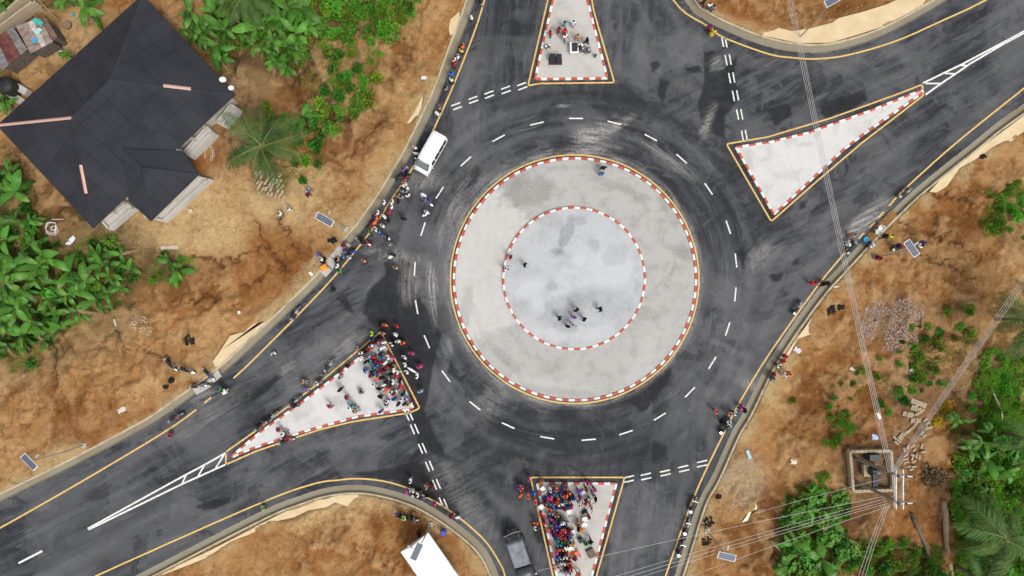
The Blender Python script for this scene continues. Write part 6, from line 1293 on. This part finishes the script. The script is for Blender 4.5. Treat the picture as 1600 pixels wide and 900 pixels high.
# grass and weeds: uncountable ground cover
def grass(poly, n, h, seed, name='grass', mat='grass', dens=None, lab='low green grass and weeds'):
    rng = np.random.default_rng(seed); P = wpts(poly); x0, x1 = min(p[0] for p in P), max(p[0] for p in P); y0, y1 = min(p[1] for p in P), max(p[1] for p in P)
    x = rng.uniform(x0, x1, n); y = rng.uniform(y0, y1, n); k = inpoly(x + 5 * (fbm(x * .35, y * .35, 3, 7) - .5), y + 5 * (fbm(x * .35, y * .35, 3, 17) - .5), P) & (fbm(x * .7, y * .7, 3, seed + 5) > (dens or .45)); x, y = x[k], y[k]; m_ = len(x)
    i = np.clip(((x - GX0) / GS).astype(int), 0, len(xs) - 1); j = np.clip(((y - GY0) / GS).astype(int), 0, len(ys) - 1); z = Z[j, i]; ok = SE[j, i] > 1.3; x, y, z = x[ok], y[ok], z[ok]; m_ = len(x)
    a = rng.uniform(0, 6.283, m_); L = h * rng.uniform(.5, 1.3, m_); w = L * .28; t = rng.uniform(.4, 1.1, m_)
    V = np.zeros((m_, 3, 3)); V[:, 0] = np.stack([x - w * np.sin(a), y + w * np.cos(a), z - .02], 1); V[:, 1] = np.stack([x + w * np.sin(a), y - w * np.cos(a), z - .02], 1); V[:, 2] = np.stack([x + L * t * np.cos(a), y + L * t * np.sin(a), z + L * .8], 1)
    F = np.arange(m_ * 3).reshape(-1, 3); m = bpy.data.meshes.new(name); m.from_pydata(V.reshape(-1, 3).tolist(), [], F.tolist()); m.materials.append(M[mat]); at_ = m.attributes.new('tone', 'FLOAT', 'POINT'); at_.data.foreach_set('value', np.repeat(rng.random(m_) ** 2, 3).astype(np.float32))
    tag(obj(name, m), lab, 'grass', kind='stuff')
grass([(100,385),(135,372),(212,392),(208,450),(160,500),(115,525),(70,578),(0,585),(0,250),(60,330)], 26000, .16, 1, lab='weeds and grass round the grove below the roof'); grass([(500,-5),(655,-5),(610,90),(575,185),(500,235),(470,190),(500,90)], 16000, .13, 2, dens=.54, lab='weeds between the crop shrubs of the upper plot')
grass([(1520,545),(1605,545),(1605,900),(1490,905),(1490,770),(1520,690)], 60000, .24, 3, dens=.34, lab='grass filling the lower right thicket'); grass([(1430,500),(1530,460),(1520,560),(1450,600),(1420,560)], 9000, .14, 4, dens=.52, lab='sparse weeds on the right bank'); grass([(1215,770),(1330,750),(1345,905),(1215,905)], 14000, .16, 5, lab='weeds beneath the overhead cables')
grass([(1340,840),(1475,840),(1475,905),(1340,905)], 9000, .16, 6, lab='weeds at the bottom edge below the poles'); grass([(1545,290),(1605,270),(1605,380),(1530,370)], 8000, .15, 7, lab='grass round the bushes at the right edge'); grass([(230,395),(305,392),(300,445),(235,450)], 3000, .13, 8, lab='weeds round the lone bananas'); grass([(330,0),(480,0),(470,110),(425,110),(405,78),(350,85),(320,90)], 22000, .18, 9, dens=.4, lab='weeds in the grove right of the roof'); grass([(1330,560),(1400,590),(1420,640),(1360,660),(1330,620)], 5000, .12, 10, dens=.55, lab='sparse weeds above the enclosure')
grass([(400,150),(500,190),(510,290),(440,300),(400,220)], 7000, .14, 12, dens=.5, lab='weeds under the coconut palm')
cluster([(a, b, R.uniform(.35, .6)) for a, b in scatter([(1290,640),(1350,660),(1330,600),(1400,570),(1440,620),(1480,590),(1500,500),(1440,480),(1400,560),(1340,560)], 22, 14, 41)], 'tiny weed tuft on the bare right bank', 'weed tufts on the right bank', shrub_of([CR[1], CR[3], CR[5]], 'weed_tuft', 'weed'))
# pebbles, litter and rubble
def rocks(name, poly, n, s0, s1, mat, seed, lab, cat, lift=0):
    rng = np.random.default_rng(seed); P = wpts(poly); x0, x1 = min(p[0] for p in P), max(p[0] for p in P); y0, y1 = min(p[1] for p in P), max(p[1] for p in P)
    x = rng.uniform(x0, x1, n); y = rng.uniform(y0, y1, n); k = inpoly(x, y, P); k &= (fbm(x * .8, y * .8, 3, seed + 70) > (.44 if name == 'rubble' else 0)); x, y = x[k], y[k]; mb = MB()
    for a, b in zip(x, y):
        if se(a, b) < 1.2: continue
        s_ = rng.uniform(s0, s1); z = gz(a, b); q = [(math.cos(t) * s_ * rng.uniform(.6, 1.2), math.sin(t) * s_ * rng.uniform(.5, 1.1)) for t in np.arange(5) * 1.257 + rng.uniform(0, 6)]
        mb.add([(a + u, b + v, z - .02) for u, v in q] + [(a + u * .6, b + v * .6, z + s_ * rng.uniform(.3, .9)) for u, v in q], [(5, 6, 7, 8, 9)] + [(i, (i + 1) % 5, 5 + (i + 1) % 5, 5 + i) for i in range(5)])
    o = mb.obj(name, M[mat]); tag(o, lab, cat, kind='stuff')
rocks('rubble', [(1340,488),(1372,470),(1418,464),(1440,485),(1445,522),(1420,552),(1380,550),(1345,528)], 2300, .04, .15, 'pinkstone', 1, 'heap of pinkish broken stone rubble on the right bank', 'rubble'); rocks('rubble', [(1180,720),(1190,735),(1185,790),(1150,800),(1110,790),(1125,750),(1160,715)], 500, .03, .10, 'pale', 2, 'pale gravel scattered on the lower right verge', 'gravel')
rocks('rubble', [(205,490),(230,495),(245,520),(225,528),(205,510)], 130, .04, .12, 'pale', 3, 'small heap of pale stones on the left bank', 'rubble')
for i, (P, n) in enumerate((([(100,600),(330,470),(480,380),(620,200),(700,40),(720,0),(640,60),(560,260),(400,400),(200,480)], 420), ([(0,600),(200,500),(330,600),(180,670),(0,770)], 260), ([(240,895),(480,790),(600,780),(720,860),(740,900)], 260), ([(1200,570),(1330,410),(1600,220),(1600,450),(1500,640),(1300,780),(1130,860),(1110,780)], 700), ([(1100,0),(1440,0),(1300,50),(1200,50)], 90))):
    rocks('litter', P, n, .025, .075, 'litter', 20 + i, ['pale litter and pebbles on the bank below the house', 'pale litter and pebbles on the lower left bank', 'pale litter and pebbles round the tent', 'pale litter and pebbles across the right bank', 'pale litter and pebbles on the upper right corner'][i], 'litter')
    rocks('clods', P, n * 2, .03, .09, 'clod', 40 + i, ['dark soil clods on the bank below the house', 'dark soil clods on the lower left bank', 'dark soil clods round the tent', 'dark soil clods across the right bank', 'dark soil clods on the upper right corner'][i], 'soil clods')
def ash(px, py, r_, lab, seed):
    rr = random.Random(seed); x, y = W(px, py); z = gz(x, y); mb = MB()
    for i in range(70):
        a, q = rr.uniform(0, 6.28), r_ * math.sqrt(rr.random()) * rr.uniform(.6, 1.1); s_ = rr.uniform(.05, .16); X_, Y_ = q * math.cos(a), q * math.sin(a) * .85; mb.box((X_, Y_, gz(x + X_, y + Y_) - z + s_ * .3), (s_ * 2.2, s_, s_), rr.uniform(0, 3), .6)
    o = mb.obj('ash_heap', M['ash'], loc=(x, y, z)); tag(o, lab, 'ash heap', 'black ash heaps')
for i, a in enumerate(((298,532,.7,'black charred heap on the lower left bank above motorcycles'),(269,594,.35,'small black charred patch nearest the two muddy motorcycles'),(261,604,.25,'smallest black charred patch low on the left bank'),(1298,484,.65,'black charred heap on the right bank below the cables'),(1314,480,.4,'smaller charred heap right beside the big one, right bank'),(1106,815,.75,'upper black charred heap at lower right beside the lamp'),(1103,845,.65,'lower black charred heap at lower right beside the lamp'),(519,376,.4,'dark charred patch beside the drain slabs'),(1122,775,.3,'small charred patch above the lower right lamp'),(1534,245,.35,'dark burnt patch beside the upper right puddle'))): ash(*a, i)
# fallen trunks, branches, planks and small things
def logof(name, pts, rr_, mat, lab, cat):
    P = [Vector((*W(a, b), 0)) for a, b in pts]
    for p, r_ in zip(P, rr_): p.z = gz(p.x, p.y) + r_ * .6
    c = P[0].copy(); tag(MB().tube([tuple(p - c) for p in P], rr_, 9).obj(name, M[mat], None, True, loc=tuple(c)), lab, cat, 'fallen wood')
logof('fallen_trunk', [(1469,780),(1472,800),(1477,850),(1488,905)], [.36, .32, .28, .24], 'trunk', 'long fallen palm trunk lying down from the burnt patch to bottom edge', 'log'); logof('fallen_trunk', [(1424,802),(1432,825),(1443,850),(1452,880)], [.2, .22, .2, .18], 'bark', 'shorter fallen trunk left of the long one', 'log')
logof('dead_branch', [(1500,782),(1513,768),(1524,752),(1529,732)], [.12, .13, .1, .06], 'palewood', 'bleached bare branch lying beside the banana leaves', 'branch'); logof('dead_branch', [(1516,766),(1532,748),(1548,730)], [.08, .06, .04], 'palewood', 'thin bleached branch crossing above the thick bare one', 'branch'); logof('fallen_trunk', [(1565,722),(1600,724)], [.22, .2], 'trunk', 'short fallen trunk cut by the right edge', 'log'); logof('dead_branch', [(1205,845),(1223,865)], [.1, .07], 'palewood', 'pale stick on soil left of the thicket', 'branch')
logof('dead_branch', [(1300,868),(1318,860),(1335,862)], [.2, .18, .12], 'bark', 'dark rotting log inside the thicket beneath the cables', 'log'); logof('dead_branch', [(1540,588),(1560,640),(1568,660)], [.1, .09, .06], 'palewood', 'grey branch across the grass of the lower right thicket', 'branch')
bsh = crown_mesh('twigs', 1.1, .5, 700, .35, M['dry'], 77, 7); x, y = W(1462, 745); tag(obj('brush_heap', bsh, None, (x, y, gz(x, y)), scale=(1.2, 1, .8)), 'heap of dry brown brush at the top of the long fallen trunk', 'brush heap')
def plank(px, py, L, w, deg, lab, mat='wood'):
    x, y = W(px, py); tag(MB().box((0, 0, .05), (L, w, .07), bev=.01).obj('plank', M[mat], None, loc=(x, y, gz(x, y)), rot=(0, 0, math.radians(deg))), lab, 'plank', 'planks lying about')
plank(266,387,1.9,.38,2,'pale wide plank on the sand above the lone bananas','palewood'); plank(252,398,1.0,.1,0,'thin plank just left of the wide pale one'); plank(92,343,1.3,.1,0,'thin pale plank above the tangled rope','palewood'); plank(278,36,3.6,.14,-43,'long thin pole lying along the upper right roof eave'); plank(182,504,.8,.2,-75,'pale board on the bank below the grove','palewood'); plank(190,498,.6,.12,25,'small board beside the pale one below the grove'); plank(78,17,3.2,.12,-45,'long pole leaning across the sheds yard'); plank(1388,347,.7,.1,-35,'upper short timber on the earth crossing'); plank(1364,369,.6,.1,-35,'lower short timber on the earth crossing')
for px, py, L_, w_, dg, lb in ((66,12,2.4,.1,-50,'thin pole leaning beside the block walls in the shed yard'),(95,50,1.2,.2,30,'short board lying in the shed yard near the lean-to'),(72,98,1.6,.16,-40,'board lying between the lean-to shed and dark roof'),(60,112,1.3,.14,-30,'weathered board nearest the black water tank'),(120,32,.9,.3,10,'short wide board on sand at the top left yard'),(48,122,1.5,.12,-55,'long board lying by the concrete troughs')): plank(px, py, L_, w_, dg, lb)
drum(103,38,.45,.35,(.22,.16,.10),'brown clay basin on the sand of the shed yard','basin','clay_basin'); drum(111,22,.16,.3,(.05,.4,.5),'small turquoise bucket in the shed yard','bucket','bucket')
x, y = W(299, 330, .1); tag(MB().box((0, 0, .12), (.42, .42, .24), bev=.03).obj('stone_block', M['pale'], None, loc=(x, y, gz(x, y)), rot=(0, 0, .3)), 'single pale square stone on the sand below the veranda', 'stone')
rp_ = []; rr = random.Random(3); x, y = W(86, 357); z = gz(x, y)
for i in range(60): a = i * .75; q = .42 + .3 * math.sin(i * .37) + rr.uniform(-.15, .15); rp_.append((q * math.cos(a) * 1.1, q * math.sin(a), .06 + .12 * abs(math.sin(i * .7)) + gz(x + q * math.cos(a), y + q * math.sin(a)) - z))
tag(MB().tube(rp_, .022, 5).obj('tangled_rope', M['tent'], None, True, loc=(x, y, z)), 'tangle of white rope on soil left of the roof corner', 'rope')
rp_ = [(math.cos(i * .8) * (.5 + .2 * math.sin(i)), math.sin(i * .8) * 1.0, .05 + .1 * abs(math.sin(i * .9))) for i in range(70)]; x, y = W(325, 240); tag(MB().tube(rp_, .02, 4).obj('wire_tangle', M['palewood'], None, True, loc=(x, y, gz(x, y))), 'tangle of pale wire between the veranda and coconut palm', 'wire')
def sheet(px, py, L, w, deg, col, lab, name='plastic_sack'):
    x, y = W(px, py); V = []; n = 5
    for j in range(n + 1):
        for i in range(n + 1): V.append(((i / n - .5) * L * (1 + .15 * math.sin(j * 2)), (j / n - .5) * w * (1 + .2 * math.cos(i * 2)), .05 + .09 * abs(math.sin(i * 1.7 + j * 2.3))))
    F = [(j * (n + 1) + i, j * (n + 1) + i + 1, (j + 1) * (n + 1) + i + 1, (j + 1) * (n + 1) + i) for j in range(n) for i in range(n)]
    tag(obj(name, mesh(name, V, F, M['plastic'], True), None, (x, y, surf(x, y)), (0, 0, math.radians(deg)), color=col), lab, 'sack', 'discarded sacks and sheets')
sheet(114,377,1.2,.5,50,(.7,.72,.74),'white sack by the grove below the roof corner'); sheet(1373,650,.75,.35,-60,(.8,.8,.8),'white sack below the cables above the enclosure'); sheet(1368,683,.7,.6,0,(.3,.42,.62),'pale blue sack just above the enclosure'); sheet(1168,709,.35,1.0,20,(.25,.55,.6),'turquoise sack on the lower right verge'); sheet(88,80,1.3,1.5,20,(.42,.62,.50),'pale green tarpaulin heap left of the dark roof'); sheet(1425,578,.4,.3,0,(.8,.8,.78),'small white sack beside a shrub on the right bank')
sheet(1238,720,.6,.5,0,(.62,.56,.42),'cream sack on soil left of the enclosure'); sheet(663,122,.6,.35,0,(.75,.75,.75),'white sack on the upper left road bank'); sheet(651,178,.9,.4,30,(.6,.58,.56),'pale sack at the end of the small upper left puddle'); sheet(487,428,.5,.3,-50,(.78,.78,.75),'white sack on the bank left of the orange box'); sheet(1245,547,.8,.5,-30,(.55,.55,.57),'grey sack beside the people on the right bank'); sheet(1333,578,.9,.3,-30,(.6,.5,.38),'tan sack on the right bank left of the cables'); sheet(375,488,.3,.3,0,(.85,.85,.84),'small white sack on the left bank slope'); sheet(192,640,.9,.5,25,(.62,.58,.54),'pale grey cement sack on the lower left bank')
